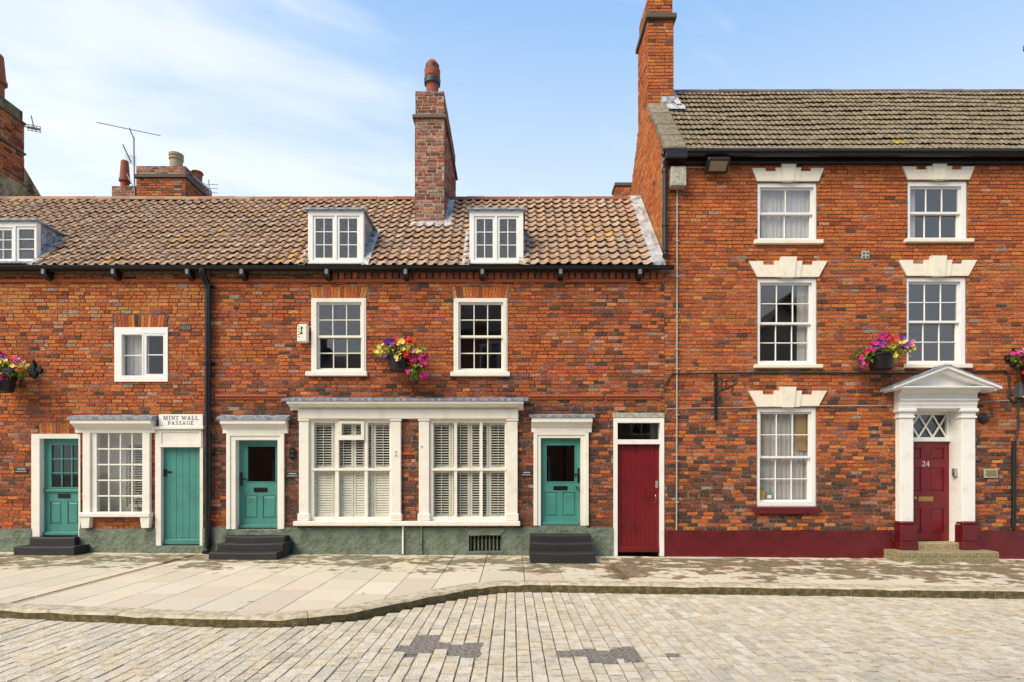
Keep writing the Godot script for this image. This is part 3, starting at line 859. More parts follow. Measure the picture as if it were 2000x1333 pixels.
# ---------------------------------------------------------------- ground
func make_ground() -> void:
	var ground := MB.new()
	ground.quad(Vector3(-220, -0.35, 220), Vector3(220, -0.35, 220), Vector3(220, -0.35, -220), Vector3(-220, -0.35, -220), Color.WHITE)
	obj("ground", ground, mat(lin(0.16, 0.14, 0.11), 0.95, M.sett.albedo_texture, 3.0), self).set_meta("kind", "structure")
	# road: bed, setts in lines that run across the street, tarmac in the holes
	var road := Node3D.new()
	road.name = "road"
	add_child(road)
	road.set_meta("kind", "structure")
	var bed := MB.new()
	bed.quad(Vector3(-18, ry(-18) - 0.02, 14.0), Vector3(18, ry(18) - 0.02, 14.0), Vector3(18, ry(18) - 0.02, 2.6), Vector3(-18, ry(-18) - 0.02, 2.6), Color.WHITE)
	obj("bed", bed, M.bed, road)
	var holes := [
		[[-1.22, 6.19], [-1.22, 5.86], [-1.13, 5.84], [-1.06, 5.92], [-1.07, 5.54], [-0.77, 5.48], [-0.77, 5.77], [-0.63, 5.86], [-0.49, 5.80], [-0.31, 5.80], [-0.32, 6.31], [-0.49, 6.30], [-0.64, 6.14], [-0.79, 6.08], [-0.81, 6.18], [-1.09, 6.21]],
		[[0.45, 6.05], [0.76, 6.01], [0.91, 5.99], [1.03, 6.09], [1.07, 5.91], [1.24, 5.92], [1.22, 6.39], [1.06, 6.46], [0.94, 6.48], [0.79, 6.41], [0.60, 6.34], [0.44, 6.27]],
		[[1.52, 6.11], [1.68, 6.13], [1.66, 6.28], [1.53, 6.30]]]
	var polys := []
	for h in holes:
		var p := PackedVector2Array()
		var mid := Vector2.ZERO
		for q in h: mid += Vector2(q[0], q[1]) / h.size()
		for i in h.size():
			var s0 := Vector2(h[i][0], h[i][1]); var s1 := Vector2(h[(i + 1) % h.size()][0], h[(i + 1) % h.size()][1])
			for k in 4: p.append(s0.lerp(s1, k / 4.0) + Vector2(rf(-0.012, 0.012), rf(-0.012, 0.012)))
		polys.append(p)
		var wide := Geometry2D.offset_polygon(p, 0.10)[0]
		var mb := MB.new()
		mb.prism(wide, Vector3(0, ry(mid.x), 0), Vector3.RIGHT, Vector3.BACK, Vector3.UP, -0.03, -0.015)
		mb.prism(p, Vector3(0, ry(mid.x), 0), Vector3.RIGHT, Vector3.BACK, Vector3.UP, -0.0149, -0.001)
		obj("tarmac_patch", mb, M.tarmac, road)
	var tones := [[0.61, 0.555, 0.45], [0.59, 0.53, 0.42], [0.58, 0.535, 0.445], [0.54, 0.495, 0.41], [0.61, 0.53, 0.39], [0.64, 0.59, 0.50], [0.56, 0.49, 0.375], [0.50, 0.465, 0.39]]
	var picks := [0, 0, 0, 1, 1, 2, 2, 3, 4, 5, 5, 6, 7]
	var list := []
	var x := -15.0
	while x < 15.0:
		var w := rf(0.115, 0.15)
		var z := kerb_z(x + w * 0.5) + rf(-0.3, 0.0)
		while z < 9.6:
			var l := rf(0.14, 0.30)
			if rng.randf() < 0.18: l = rf(0.3, 0.42)
			var z0 := maxf(z, maxf(kerb_z(x), kerb_z(x + w)) - 0.02)
			if z + l - z0 > 0.05: list.append([x, z0, w, z + l - z0])
			z += l
		x += w
	var own := 0
	var stuff := MB.new()
	list.sort_custom(func(a, b): return Vector2(a[0], a[1] - CAMZ).length() + (0.0 if seen(Vector3(a[0], -0.2, a[1] + 0.1)) else 50.0) < Vector2(b[0], b[1] - CAMZ).length() + (0.0 if seen(Vector3(b[0], -0.2, b[1] + 0.1)) else 50.0))
	for q in list:
		var mid := Vector2(q[0] + q[2] * 0.5, q[1] + q[3] * 0.5)
		var gone := false
		for p in polys:
			if Geometry2D.is_point_in_polygon(mid, p): gone = true
		if gone: continue
		var g: float = [0.004, 0.005, 0.006, 0.008][rng.randi() % 4]
		var base: Array = tones[picks[rng.randi() % picks.size()]]
		var k := rf(0.93, 1.05)
		var col := Color(base[0] * k, base[1] * k, base[2] * k)
		# swept sand fills the joints of the older paving beside the wide pavement
		var fill := clampf((-1.2 - mid.x + (mid.y - 5.2) * -0.6) * 0.5, 0.0, 1.0)
		g *= lerpf(1.0, 0.45, fill)
		var bump := rf(-0.005, 0.005) + 0.012 * noise_a.get_noise_2d(mid.x * 5.0, mid.y * 5.0)
		var mb := stuff if own >= 300 else MB.new()
		mb.block(Vector3(q[0] + g * 0.5, ry(mid.x) + bump, q[1] + q[3] - g * 0.5), Vector3.RIGHT, Vector3.FORWARD, Vector3.UP, q[2] - g, q[3] - g, 0.003, lerpf(0.03, 0.012, fill), col, nudge(0.004, 0.002))
		if own < 300: obj("sett", mb, M.sett, road)
		own += 1
	obj("paving", stuff, M.sett, road).set_meta("kind", "stuff")
	# pavement: flags in bands from the wall to the kerb, stained and weathered
	var box := Rect2(-14.0, 0.0, 28.0, 6.0)
	var tw := 1536
	var th := 448
	var im := Image.create(tw, th, false, Image.FORMAT_RGB8)
	var na := FastNoiseLite.new()
	na.seed = 31; na.frequency = 1.0; na.fractal_octaves = 5; na.fractal_gain = 0.6
	var nb := FastNoiseLite.new()
	nb.seed = 37; nb.frequency = 1.0; nb.fractal_octaves = 3
	for j in th:
		for i in tw:
			var wx := box.position.x + (i + 0.5) / tw * box.size.x
			var wz := (j + 0.5) / th * box.size.y
			var n := 0.65 * na.get_noise_2d(wx * 0.9, wz * 1.5) + 0.55 * na.get_noise_2d(wx * 3.1 + 40.0, wz * 3.6)
			var m := nb.get_noise_2d(wx * 0.35 + 7.0, wz * 0.5)
			var reach := 1.55 + 0.6 * m
			if wx > -1.5: reach = 1.75 + 0.7 * m
			if wx > 1.6: reach = 2.5 + 0.5 * m
			if wx < -6.5: reach = 1.7 + 0.5 * m
			var s := smoothstep(0.02, 0.22, n * 1.2 + clampf((reach - wz) * 0.5, -0.55, 0.28) - (0.35 if wz < 0.28 else 0.0))
			s *= 0.72 + 0.3 * na.get_noise_2d(wx * 6.0, wz * 6.0)
			var hue := nb.get_noise_2d(wx * 1.1 - 20.0, wz * 1.7)
			var dark := Color(0.46, 0.45, 0.36)
			if wx > 1.7: dark = Color(0.44, 0.38, 0.30)
			dark = dark.lerp(Color(0.52, 0.40, 0.25), clampf(hue * 2.0, 0.0, 1.0)).lerp(Color(0.44, 0.49, 0.42), clampf(-hue * 2.0, 0.0, 1.0) * (1.0 if wx < 1.0 else 0.3))
			var fine := 1.0 - 0.10 * absf(na.get_noise_2d(wx * 14.0, wz * 14.0))
			var c := Color(1, 1, 1).lerp(dark, s) * fine
			im.set_pixel(i, j, c)
	var pm := StandardMaterial3D.new()
	pm.albedo_texture = ImageTexture.create_from_image(im)
	pm.vertex_color_use_as_albedo = true
	pm.roughness = 0.75
	var pave := Node3D.new()
	pave.name = "pavement"
	add_child(pave)
	pave.set_meta("kind", "structure")
	var pb := MB.new()
	for i in 64:
		var xa := -16.0 + i * 0.5; var xb := xa + 0.5
		pb.quad(Vector3(xa, gy(xa, kerb_z(xa)) - 0.02, kerb_z(xa) - 0.1), Vector3(xb, gy(xb, kerb_z(xb)) - 0.02, kerb_z(xb) - 0.1), Vector3(xb, gy(xb, 0) - 0.02, -0.25), Vector3(xa, gy(xa, 0) - 0.02, -0.25), Color.WHITE)
	obj("bed", pb, mat(lin(0.22, 0.18, 0.125), 0.95, M.sett.albedo_texture, 0.8), pave)
	var flags := [[0.61, 0.55, 0.43], [0.59, 0.53, 0.405], [0.63, 0.57, 0.46], [0.60, 0.53, 0.41], [0.57, 0.52, 0.42], [0.60, 0.51, 0.41]]
	var many := MB.new()
	var made := []
	x = -14.0
	while x < 14.0:
		var w := rf(0.46, 0.72)
		for gully in [-6.42, 1.76]:
			if x < gully and x + w > gully: w = maxf(0.2, gully - x)
			if absf(x - gully) < 0.001: w = 0.14
		var narrow := w < 0.15
		var zl := kerb_z(x) - 0.29; var zr := kerb_z(x + w) - 0.29
		made.append([x, x + w, 0.04, 0.04, 0.19, 0.19, false])
		var z := 0.19
		var done := false
		while not done:
			var l := rf(0.55, 1.15) if not narrow else 1.2
			var e0 := z + l; var e1 := z + l
			if z + l > minf(zl, zr) - 0.35:
				e0 = zl; e1 = zr
				done = true
			made.append([x, x + w, z, z, e0, e1, narrow])
			z += l
		x += w
	var shown := 0
	for q in made:
		var base: Array = flags[rng.randi() % flags.size()]
		var k := rf(0.93, 1.05)
		var col := Color(base[0] * k, base[1] * k, base[2] * k)
		if q[6]: col = Color(0.42, 0.31, 0.2)
		var g := 0.004
		var mid := Vector3((q[0] + q[1]) * 0.5, 0, (q[2] + q[4]) * 0.5)
		var tilt := rf(-0.002, 0.002)
		var lower := 0.014 if q[6] else 0.0
		var a := Vector3(q[0] + g, gy(q[0], q[4]) + tilt - lower, q[4] - g); var b := Vector3(q[1] - g, gy(q[1], q[5]) - tilt - lower, q[5] - g)
		var d := Vector3(q[1] - g, gy(q[1], q[3]) + tilt - lower, q[3] + g); var ee := Vector3(q[0] + g, gy(q[0], q[2]) - tilt - lower, q[2] + g)
		var mb := many
		var vis := seen(mid) and shown < 300
		if vis:
			mb = MB.new()
			shown += 1
		var kk := 0.006
		var c := (a + b + d + ee) * 0.25
		var t := []
		for p in [a, b, d, ee]:
			t.append(p + (c - p).normalized() * kk)
		mb.quad(t[0], t[1], t[2], t[3], col)
		var ps := [a, b, d, ee]
		for i in 4: mb.quad(ps[i] - Vector3(0, 0.03, 0), ps[(i + 1) % 4] - Vector3(0, 0.03, 0), t[(i + 1) % 4], t[i], col)
		if vis: put("flagstone", mb.mesh(box), pm, pave)
	if many.v.size() > 0: put("flagstones", many.mesh(box), pm, pave).set_meta("kind", "stuff")
	# kerb: long stones laid along the curve, moss and painted shade on their faces
	var kerb := Node3D.new()
	kerb.name = "kerb"
	add_child(kerb)
	kerb.set_meta("kind", "structure")
	var path := []
	var step := -15.5
	while step < 15.5:
		path.append(Vector2(step, kerb_z(step)))
		step += 0.13 if step > -4.2 and step < 1.2 else 0.3
	# smooth the corner points of the line
	for pass_ in 3:
		var sm := path.duplicate()
		for i in range(1, path.size() - 1): sm[i] = path[i - 1] * 0.25 + path[i] * 0.5 + path[i + 1] * 0.25
		path = sm
	var at := 0
	while at < path.size() - 1:
		var run := rf(0.8, 1.5)
		var to := at
		var len_ := 0.0
		while to < path.size() - 1 and len_ < run:
			len_ += path[to].distance_to(path[to + 1])
			to += 1
		var mb := MB.new()
		var k := rf(0.92, 1.06)
		var top := Color(0.58 * k, 0.52 * k, 0.41 * k)
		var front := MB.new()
		var rows := []
		for i in range(at, to + 1):
			var tan2: Vector2 = (path[mini(i + 1, path.size() - 1)] - path[maxi(i - 1, 0)]).normalized()
			var out := Vector2(-tan2.y, tan2.x)
			if out.y < 0.0: out = -out
			var p: Vector2 = path[i]
			var gap := 0.0
			if i == at: gap = 0.004
			if i == to: gap = -0.004
			p += tan2 * gap
			var inn := p - out * 0.285
			var y := gy(p.x, p.y)
			var chip := rf(0.0, 0.012) if rng.randf() > 0.12 else rf(0.012, 0.03)
			rows.append([Vector3(inn.x, gy(inn.x, inn.y) + 0.003, inn.y), Vector3(p.x - out.x * (0.02 + chip), y + 0.003, p.y - out.y * (0.02 + chip)), Vector3(p.x + rf(-0.002, 0.002), y - 0.016 - chip * 0.7, p.y), Vector3(p.x, ry(p.x) - 0.04, p.y)])
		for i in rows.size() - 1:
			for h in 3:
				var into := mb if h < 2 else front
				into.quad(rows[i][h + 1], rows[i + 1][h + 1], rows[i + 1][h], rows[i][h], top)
		for en in [rows[0], rows[-1]]:
			mb.quad(en[0], en[1], en[2], en[3], top)
		obj("moss_shade_face", front, M.moss_shade, obj("kerb_stone", mb, M.kerb, kerb))
		at = to

# ---------------------------------------------------------------- shell of a house: walls with thickness, floors, roof decks
func hull(h: Node3D, x0: float, x1: float, back: float, eave: Vector2, ridge: Vector2, holes: Array, top: float, floors: Array, ground_y: float, side_l := true, side_r := true) -> Node3D:
	var wall := part("wall", h)
	var core := MB.new()
	core.plate(x0, ground_y, x1, top, holes, -0.32, -0.0125, Color(0.36, 0.27, 0.19))
	obj("core", core, M.mortar, wall)
	var rear := MB.new()
	rear.box(Vector3(x0, ground_y, back - 0.25), Vector3(x1, top, back))
	obj("rear_wall", rear, M.plaster, wall)
	var slope: float = (ridge.x - eave.x) / (eave.y - ridge.y)
	var at0 := eave.x + slope * (eave.y + 0.32) - 0.06
	var gab := PackedVector2Array([Vector2(-0.321, ground_y), Vector2(-0.321, at0 - 0.05), Vector2(ridge.y, ridge.x - 0.12), Vector2(back + 0.001, ridge.x - slope * (ridge.y - back) - 0.1), Vector2(back + 0.001, ground_y)])
	for s in [[side_l, x0], [side_r, x1 - 0.2]]:
		if not s[0]: continue
		var g := MB.new()
		g.prism(gab, Vector3(s[1], 0, 0), Vector3.BACK, Vector3.UP, Vector3.RIGHT, 0.002, 0.198)
		obj("side_wall", g, M.plaster, wall)
	for y in floors:
		var fl := MB.new()
		fl.box(Vector3(x0 + 0.2, y - 0.2, back + 0.002), Vector3(x1 - 0.2, y, -0.325))
		obj("floor", fl, M.plaster, h)
	return wall
func decks(roof: Node3D, x0: float, x1: float, eave: Vector2, ridge: Vector2, back: float) -> void:
	var slope: float = (ridge.x - eave.x) / (eave.y - ridge.y)
	var d := MB.new()
	var t := 0.05
	d.prism(PackedVector2Array([Vector2(eave.y - 0.02, eave.x - 0.03), Vector2(ridge.y, ridge.x - 0.02), Vector2(ridge.y, ridge.x - 0.02 - t), Vector2(eave.y - 0.02, eave.x - 0.03 - t)]), Vector3.ZERO, Vector3.BACK, Vector3.UP, Vector3.RIGHT, x0, x1, Color(0.5, 0.45, 0.4))
	obj("boarding", d, M.boards, roof)
	var r := MB.new()
	var yb: float = ridge.x - slope * (ridge.y - (back - 0.4))
	r.prism(PackedVector2Array([Vector2(back - 0.4, yb), Vector2(ridge.y, ridge.x), Vector2(ridge.y, ridge.x - t), Vector2(back - 0.4, yb - t)]), Vector3.ZERO, Vector3.BACK, Vector3.UP, Vector3.RIGHT, x0, x1, Color(0.3, 0.2, 0.14))
	obj("rear_slope", r, M.tile, roof)

const PAN_TONES := [[0.529, 0.356, 0.243], [0.491, 0.324, 0.221], [0.464, 0.319, 0.221], [0.54, 0.346, 0.227], [0.454, 0.335, 0.248], [0.626, 0.389, 0.162], [0.41, 0.286, 0.205], [0.572, 0.421, 0.302]]
var pan_meshes := []
const PAN_EAVE := Vector2(5.87, 0.15)
const PAN_RIDGE := Vector2(8.32, -2.15)
func pan_profile(t: float) -> float:
	if t < 0.56: return -0.012 * sin(t / 0.56 * PI)
	return 0.036 * sin((t - 0.56) / 0.47 * PI)
func pan_roof(h: Node3D, x0: float, x1: float, skip: Array) -> Node3D:
	var roof := part("roof", h)
	decks(roof, x0, x1, PAN_EAVE, PAN_RIDGE, -4.6)
	if pan_meshes.is_empty():
		for c in PAN_TONES: pan_meshes.append(tile_mesh(0.222, 0.33, pan_profile, Color(c[0], c[1], c[2]), 0.012, 0.050))
	var rise := PAN_RIDGE.x - PAN_EAVE.x; var run := PAN_EAVE.y - PAN_RIDGE.y
	lay_tiles(roof, x0, x1, -14.0, PAN_EAVE, atan2(rise, run), sqrt(rise * rise + run * run), pan_meshes, [0, 0, 0, 0, 1, 1, 1, 1, 2, 2, 2, 3, 3, 3, 4, 4, 6, 7, 7, 0, 1, 3, 2, 0, 0, 1, 2, 3, 4, 0, 1, 7, 3, 2, 5], 0.208, 0.33, 13, skip, 300)
	return roof
# black half-round gutter with its hanging irons
func half_gutter(h: Node3D, x0: float, x1: float, y: float, z: float, irons: Array) -> void:
	var g := part("gutter", h)
	var prof := []
	for i in 9: prof.append(Vector2(z + 0.065 * cos(PI + PI * i / 8.0), y + 0.075 * sin(PI + PI * i / 8.0)))
	for i in 9: prof.append(Vector2(z + 0.057 * cos(TAU - PI * i / 8.0), y + 0.067 * sin(TAU - PI * i / 8.0)))
	var mb := MB.new()
	mb.run_x(prof, x0, x1)
	obj("channel", mb, M.black, g)
	for u in irons:
		var p := pt(u, 540, z)
		var b := MB.new()
		b.prism(PackedVector2Array([Vector2(0.0, y - 0.06), Vector2(z + 0.02, y - 0.06), Vector2(z + 0.02, y - 0.14), Vector2(z - 0.04, y - 0.2), Vector2(0.0, y - 0.26)]), Vector3.ZERO, Vector3.BACK, Vector3.UP, Vector3.RIGHT, p.x - 0.05, p.x + 0.05)
		obj("rafter_foot", b, M.black, g)
		cbox("clip", Vector3(p.x - 0.03, y - 0.17, z + 0.021), Vector3(p.x + 0.03, y - 0.065, z + 0.035), 0.004, M.clip, g)
# a dormer with a flat lead roof: two casements in a white frame
func dormer(h: Node3D, u0: float, v0: float, u1: float, v1: float, lights: Array, grey_sill := false) -> void:
	var d := part("dormer", h)
	var O := rect(u0, v0, u1, v1)
	var zf := 0.02
	var holes := []
	for l in lights: holes.append(rect(l[0], l[1], l[2], l[3]))
	var f := MB.new()
	f.plate(O[0], O[1], O[2], O[3], holes, zf - 0.11, zf)
	obj("frame", f, M.white, d)
	for i in holes.size():
		var l: Array = holes[i]
		var s := MB.new()
		s.plate(l[0], l[1], l[2], l[3], [[l[0] + 0.05, l[1] + 0.055, l[2] - 0.05, l[3] - 0.05]], zf - 0.07, zf - 0.02)
		obj("casement", s, M.white, d)
		glaze(d, l[0] + 0.05, l[1] + 0.055, l[2] - 0.05, l[3] - 0.05, lights[i][4] if lights[i].size() > 4 else 2, 3, zf - 0.045, 0.02, M.white, true)
	# cheeks
	var slope := (PAN_RIDGE.x - PAN_EAVE.x) / (PAN_EAVE.y - PAN_RIDGE.y)
	var reach: float = PAN_EAVE.y - (O[3] - PAN_EAVE.x) / slope
	var tri := PackedVector2Array([Vector2(zf - 0.112, O[1] - 0.15), Vector2(zf - 0.112, O[3]), Vector2(reach - 0.1, O[3])])
	for x in [O[0], O[2] - 0.09]:
		var ch := MB.new()
		ch.prism(tri, Vector3(x, 0, 0), Vector3.BACK, Vector3.UP, Vector3.RIGHT, 0.0, 0.09)
		obj("cheek", ch, M.lead, d)
	var top := MB.new()
	top.cham(Vector3(O[0] - 0.05, O[3] + 0.001, reach - 0.12), Vector3(O[2] + 0.05, O[3] + 0.045, zf + 0.06), 0.012)
	obj("lead_roof", top, M.lead, d)
	dbox("sill", u0 - 2, v1 + 0.2, u1 + 2, v1 + 5, zf - 0.12, zf + 0.05, 0.008, M.lead if grey_sill else M.cream, d)
	# flashings dressed over the tiles
	var pitch := atan(slope)
	for s in [-1.0, 1.0]:
		var x: float = O[0] - 0.14 if s < 0 else O[2]
		var fl := MB.new()
		var n := 10
		var len_: float = (O[3] - PAN_EAVE.x) / sin(pitch)
		for i in n:
			var a := len_ * i / n - 0.02; var b := len_ * (i + 1) / n - 0.02
			for k in 3:
				var xa := x + 0.14 * k / 3.0; var xb := x + 0.14 * (k + 1) / 3.0
				var lift := func(xx: float, ss: float) -> Vector3:
					var up := 0.062 + 0.012 * sin(ss * 23.0 + xx * 31.0)
					return Vector3(xx, PAN_EAVE.x + ss * sin(pitch) + up * cos(pitch), PAN_EAVE.y - ss * cos(pitch) + up * sin(pitch))
				fl.quad(lift.call(xa, a), lift.call(xb, a), lift.call(xb, b), lift.call(xa, b), Color.WHITE)
		obj("flashing", fl, M.leadpale, d)
# timber cornice with a lead top over a doorway or shop window; profile steps out
func hood(at: Node3D, u0: float, u1: float, v_lead: float, v_cornice: float, v_frieze: float, reach: float, inset: float, m: Material) -> void:
	var y0 := ey(v_frieze); var y1 := ey(v_cornice); var y2 := ey(v_lead)
	var c := MB.new()
	var h := y1 - y0
	c.run_x([Vector2(-0.02, y0), Vector2(0.055, y0), Vector2(0.055, y0 + h * 0.30), Vector2(reach * 0.45, y0 + h * 0.38), Vector2(reach * 0.62, y0 + h * 0.55), Vector2(reach * 0.9, y0 + h * 0.66), Vector2(reach, y0 + h * 0.70), Vector2(reach, y1), Vector2(-0.02, y1)], ex(u0 + inset), ex(u1 - inset))
	obj("cornice", c, m, at)
	var l := MB.new()
	l.run_x([Vector2(-0.01, y1 + 0.002), Vector2(reach + 0.025, y1 + 0.002), Vector2(reach + 0.028, y1 + (y2 - y1) * 0.45), Vector2(-0.01, y2)], ex(u0), ex(u1))
	obj("lead_flashing", l, M.lead, at)

# ---------------------------------------------------------------- the cottage with the passage door
func make_cottage() -> void:
	var h := thing("cottage", "low brick cottage with teal door, small-paned shop window and green plinth", "house")
	var x0 := -13.0
	var x1 := ex(409.5)
	var holes := [rect(225, 641, 327, 745), rect(63, 849, 156, 1090), rect(167, 846, 294, 1006), rect(305, 836, 396, 1090)]
	var wall := hull(h, x0, x1, -4.6, PAN_EAVE, PAN_RIDGE, holes, 5.93, [0.28, 3.05, 5.6], -0.2)
	var local := []
	for q in holes + [rect(220, 614, 330, 640), rect(74, 826, 164, 848)]: local.append([q[0] - x0, q[1], q[2] - x0, q[3]])
	lay_bricks(wall, "cottage", Vector3(x0, 0.0, 0), Vector3.RIGHT, Vector3.BACK, x1 - x0, 5.78, local, 300)
	flat_arch(wall, 226, 324, 616, 640, 16)
	flat_arch(wall, 78, 160, 828, 848, 13)
	var roof := pan_roof(h, x0, x1, [[ex(-75), ex(72), -0.1, 1.25]])
	ridge_tiles(roof, x0, x1, PAN_RIDGE.x - 0.03, PAN_RIDGE.y, 0.12, 0.42, [[0.46, 0.25, 0.14], [0.42, 0.22, 0.13], [0.50, 0.30, 0.18]])
	half_gutter(h, x0, x1 - 0.004, 5.88, 0.19, [-60, 85, 221, 366])
	dormer(h, -75, 434, 72, 512, [[-62, 445, -22, 511], [-18, 445, 27, 511], [31, 443, 71, 511, 1]], true)
	# brick oversail under the eaves
	cbox("eaves_course", Vector3(x0, ey(552), -0.01), Vector3(x1 - 0.01, ey(546), 0.03), 0.004, mat(lin(0.47, 0.122, 0.044), 0.9, M.brick.albedo_texture, 1.6), h)
	# plinth
	for s in [[x0, ex(62.5)], [ex(156.5), ex(304.5)], [ex(396.5), x1]]:
		var pl := MB.new()
		pl.plate(s[0], -0.15, s[1], ey(1033), [], -0.01, 0.035)
		obj("plinth", pl, M.plinth_green, h)
	# upstairs casement
	var w := part("window", h)
	var O := rect(224, 640, 328, 746)
	var f := MB.new()
	f.plate(O[0], O[1], O[2], O[3], [rect(238, 654, 278, 734), rect(281, 652, 323, 735)], -0.1, 0.02)
	obj("frame", f, M.white, w)
	var s := MB.new()
	s.plate(ex(280), ey(735), ex(323), ey(652), [rect(286, 656, 319, 731)], -0.06, 0.012)
	obj("casement", s, M.white, w)
	var Ga := rect(238, 654, 278, 734)
	glaze(w, Ga[0], Ga[1], Ga[2], Ga[3], 1, 2, -0.045, 0.022, M.white)
	var Gb := rect(286, 656, 319, 731)
	glaze(w, Gb[0], Gb[1], Gb[2], Gb[3], 1, 2, -0.02, 0.022, M.white)
	cloth("curtain", w, ex(236), ex(279), ey(738), ey(650), -0.2, 0.02, M.net)
	# front door, half glazed
	var d := part("door", h)
	var fr := MB.new()
	fr.plate(ex(62), ey(1049), ex(157), ey(848), [rect(78, 857, 154, 1060)], -0.22, 0.02)
	obj("frame", fr, M.cream, d)
	door_leaf(d, [78, 857, 154, 1049], [[93, 869, 152, 952]], [[90, 981, 112, 1025], [124, 981, 145, 1025]], -0.1, M.teal)
	var dg := rect(93, 869, 152, 952)
	for i in [1, 2]:
		var bx := lerpf(dg[0], dg[2], i / 3.0); var by := lerpf(dg[1], dg[3], i / 3.0)
		cbox("glazing_bar", Vector3(bx - 0.014, dg[1], -0.125), Vector3(bx + 0.014, dg[3], -0.098), 0.005, M.teal, d)
		cbox("glazing_bar", Vector3(dg[0], by - 0.012, -0.124), Vector3(dg[2], by + 0.012, -0.0995), 0.005, M.teal, d)
	dbox("ledge", 79, 956, 153, 962, -0.1, -0.065, 0.008, M.teal, d)
	dbox("weatherboard", 79, 1040, 153, 1047, -0.1, -0.05, 0.01, M.teal, d)
	letter_plate(d, 105, 965, 130, 974, -0.1, M.black)
	var st := part("doorstep", h)
	step_block(st, pt(54, 1060, 0.2).x, ex(156), 0.0, 0.385, -0.3, 0.16, M.step)
	step_block(st, pt(27, 1075, 0.45).x, pt(125, 1075, 0.45).x + 0.2, -0.05, 0.23, 0.04, 0.46, M.step)
	# small-paned shop window
	var sh := part("shop_window", h)
	hood(sh, 146, 309, 811, 822, 846, 0.2, 4, M.cream)
	var sf := MB.new()
	sf.plate(ex(165), ey(1008), ex(296), ey(844), [rect(190, 847, 281, 1000)], -0.06, 0.03)
	obj("frame", sf, M.cream, sh)
	for u in [[165, 180], [281, 296]]: dbox("pilaster", u[0], 846, u[1], 1004, 0.028, 0.07, 0.01, M.cream, sh)
	dbox("sill", 161, 1001, 299, 1010, -0.02, 0.13, 0.012, M.cream, sh)
	for u in [163.0, 279.0]:
		var br := MB.new()
		br.prism(PackedVector2Array([Vector2(ex(u), ey(1010)), Vector2(ex(u + 19), ey(1010)), Vector2(ex(u + 17), ey(1031)), Vector2(ex(u + 3), ey(1031))]), Vector3.ZERO, Vector3.RIGHT, Vector3.UP, Vector3.BACK, 0.0, 0.11)
		obj("bracket", br, M.cream, sh)
	var sg := rect(190, 847, 281, 1000)
	glaze(sh, sg[0], sg[1], sg[2], sg[3], 4, 5, 0.0, 0.03, M.cream)
	# panelled recess and louvred shutters behind the panes
	var rec := MB.new()
	rec.plate(ex(150), ey(1012), ex(310), ey(835), [rect(222, 862, 292, 992)], -0.40, -0.37)
	rec.box(Vector3(ex(160), ey(1012), -0.369), Vector3(ex(170), ey(835), -0.325))
	rec.box(Vector3(ex(294), ey(1012), -0.369), Vector3(ex(304), ey(835), -0.325))
	rec.box(Vector3(ex(171), ey(1012), -0.369), Vector3(ex(293), ey(1006), -0.065))
	rec.box(Vector3(ex(171), ey(846), -0.369), Vector3(ex(293), ey(840), -0.065))
	obj("recess", rec, M.shutter, sh)
	shutter(h, ex(221), ex(257), ey(993), ey(860), -0.41, 0.4)
	shutter(h, ex(257.5), ex(293), ey(993), ey(860), -0.41, 0.4)
	# passage door
	var p := part("passage_door", h)
	var pf := MB.new()
	pf.plate(ex(304), ey(1066), ex(397), ey(838), [rect(315, 873, 391, 1080)], -0.2, 0.025)
	obj("frame", pf, M.cream, p)
	var pp := MB.new()
	pp.plate(ex(312), ey(874), ex(395), ey(840), [rect(317, 845, 390, 867)], 0.0255, 0.04)
	obj("moulding", pp, M.cream, p)
	dbox("ledge", 301, 834, 401, 839.5, 0.0, 0.09, 0.008, M.cream, p)
	plank_door(p, [315, 873, 391, 1065], 6, -0.07, M.teal, 0.11)
	dbox("latch_plate", 315.5, 917, 322, 931, -0.07, -0.055, 0.004, M.black, p)
	dbox("handle", 323, 921, 331, 924, -0.07, -0.045, 0.004, M.black, p)
	dbox("threshold", 304, 1066.5, 397, 1082, -0.3, 0.034, 0.006, M.plinth_green, p)
	# the passage's name board
	var sgn := thing("street_sign", "white board lettered MINT WALL PASSAGE above the teal planked door", "sign")
	dbox("board", 312, 810, 398, 834, 0.005, 0.045, 0.006, M.white, sgn)
	lettering("MINT WALL", 0.108, Vector3(ex(355), ey(817.4), 0.047), M.letter_dark, sgn, true, 6)
	lettering("PASSAGE", 0.108, Vector3(ex(355), ey(827.4), 0.047), M.letter_dark, sgn, true, 6)
	# orchid on the shop window board
	var orch := thing("orchid", "white orchid in a pot behind the small-paned shop window", "plant", Vector3(ex(255), ey(1006), -0.24))
	var pot := MB.new()
	pot.lathe(Vector3.ZERO, [[0.0, 0.001], [0.05, 0.001], [0.07, 0.11], [0.06, 0.11], [0.05, 0.09], [0.0, 0.09]], 14)
	obj("pot", pot, M.white, orch)
	var stem := MB.new()
	stem.tube([Vector3(0, 0.08, 0), Vector3(-0.02, 0.25, 0.01), Vector3(0.0, 0.42, 0.02), Vector3(0.1, 0.47, 0.03)], 0.006, 6, Color(0.06, 0.12, 0.03))
	obj("stem", stem, M.leaf, orch)
	for i in 5:
		var lf := MB.new()
		var a := TAU * i / 5.0 + 0.4
		var dd := Vector3(cos(a), 0.5, sin(a))
		var side := Vector3(-sin(a), 0, cos(a)) * 0.025
		lf.quad(Vector3(0, 0.09, 0) - side * 0.4, Vector3(0, 0.09, 0) + side * 0.4, Vector3(0, 0.09, 0) + dd * 0.09 + side, Vector3(0, 0.09, 0) + dd * 0.09 - side, Color(0.04, 0.09, 0.03))
		lf.tri(Vector3(0, 0.09, 0) + dd * 0.09 - side, Vector3(0, 0.09, 0) + dd * 0.09 + side, Vector3(0, 0.06, 0) + dd * 0.17, Color(0.04, 0.09, 0.03))
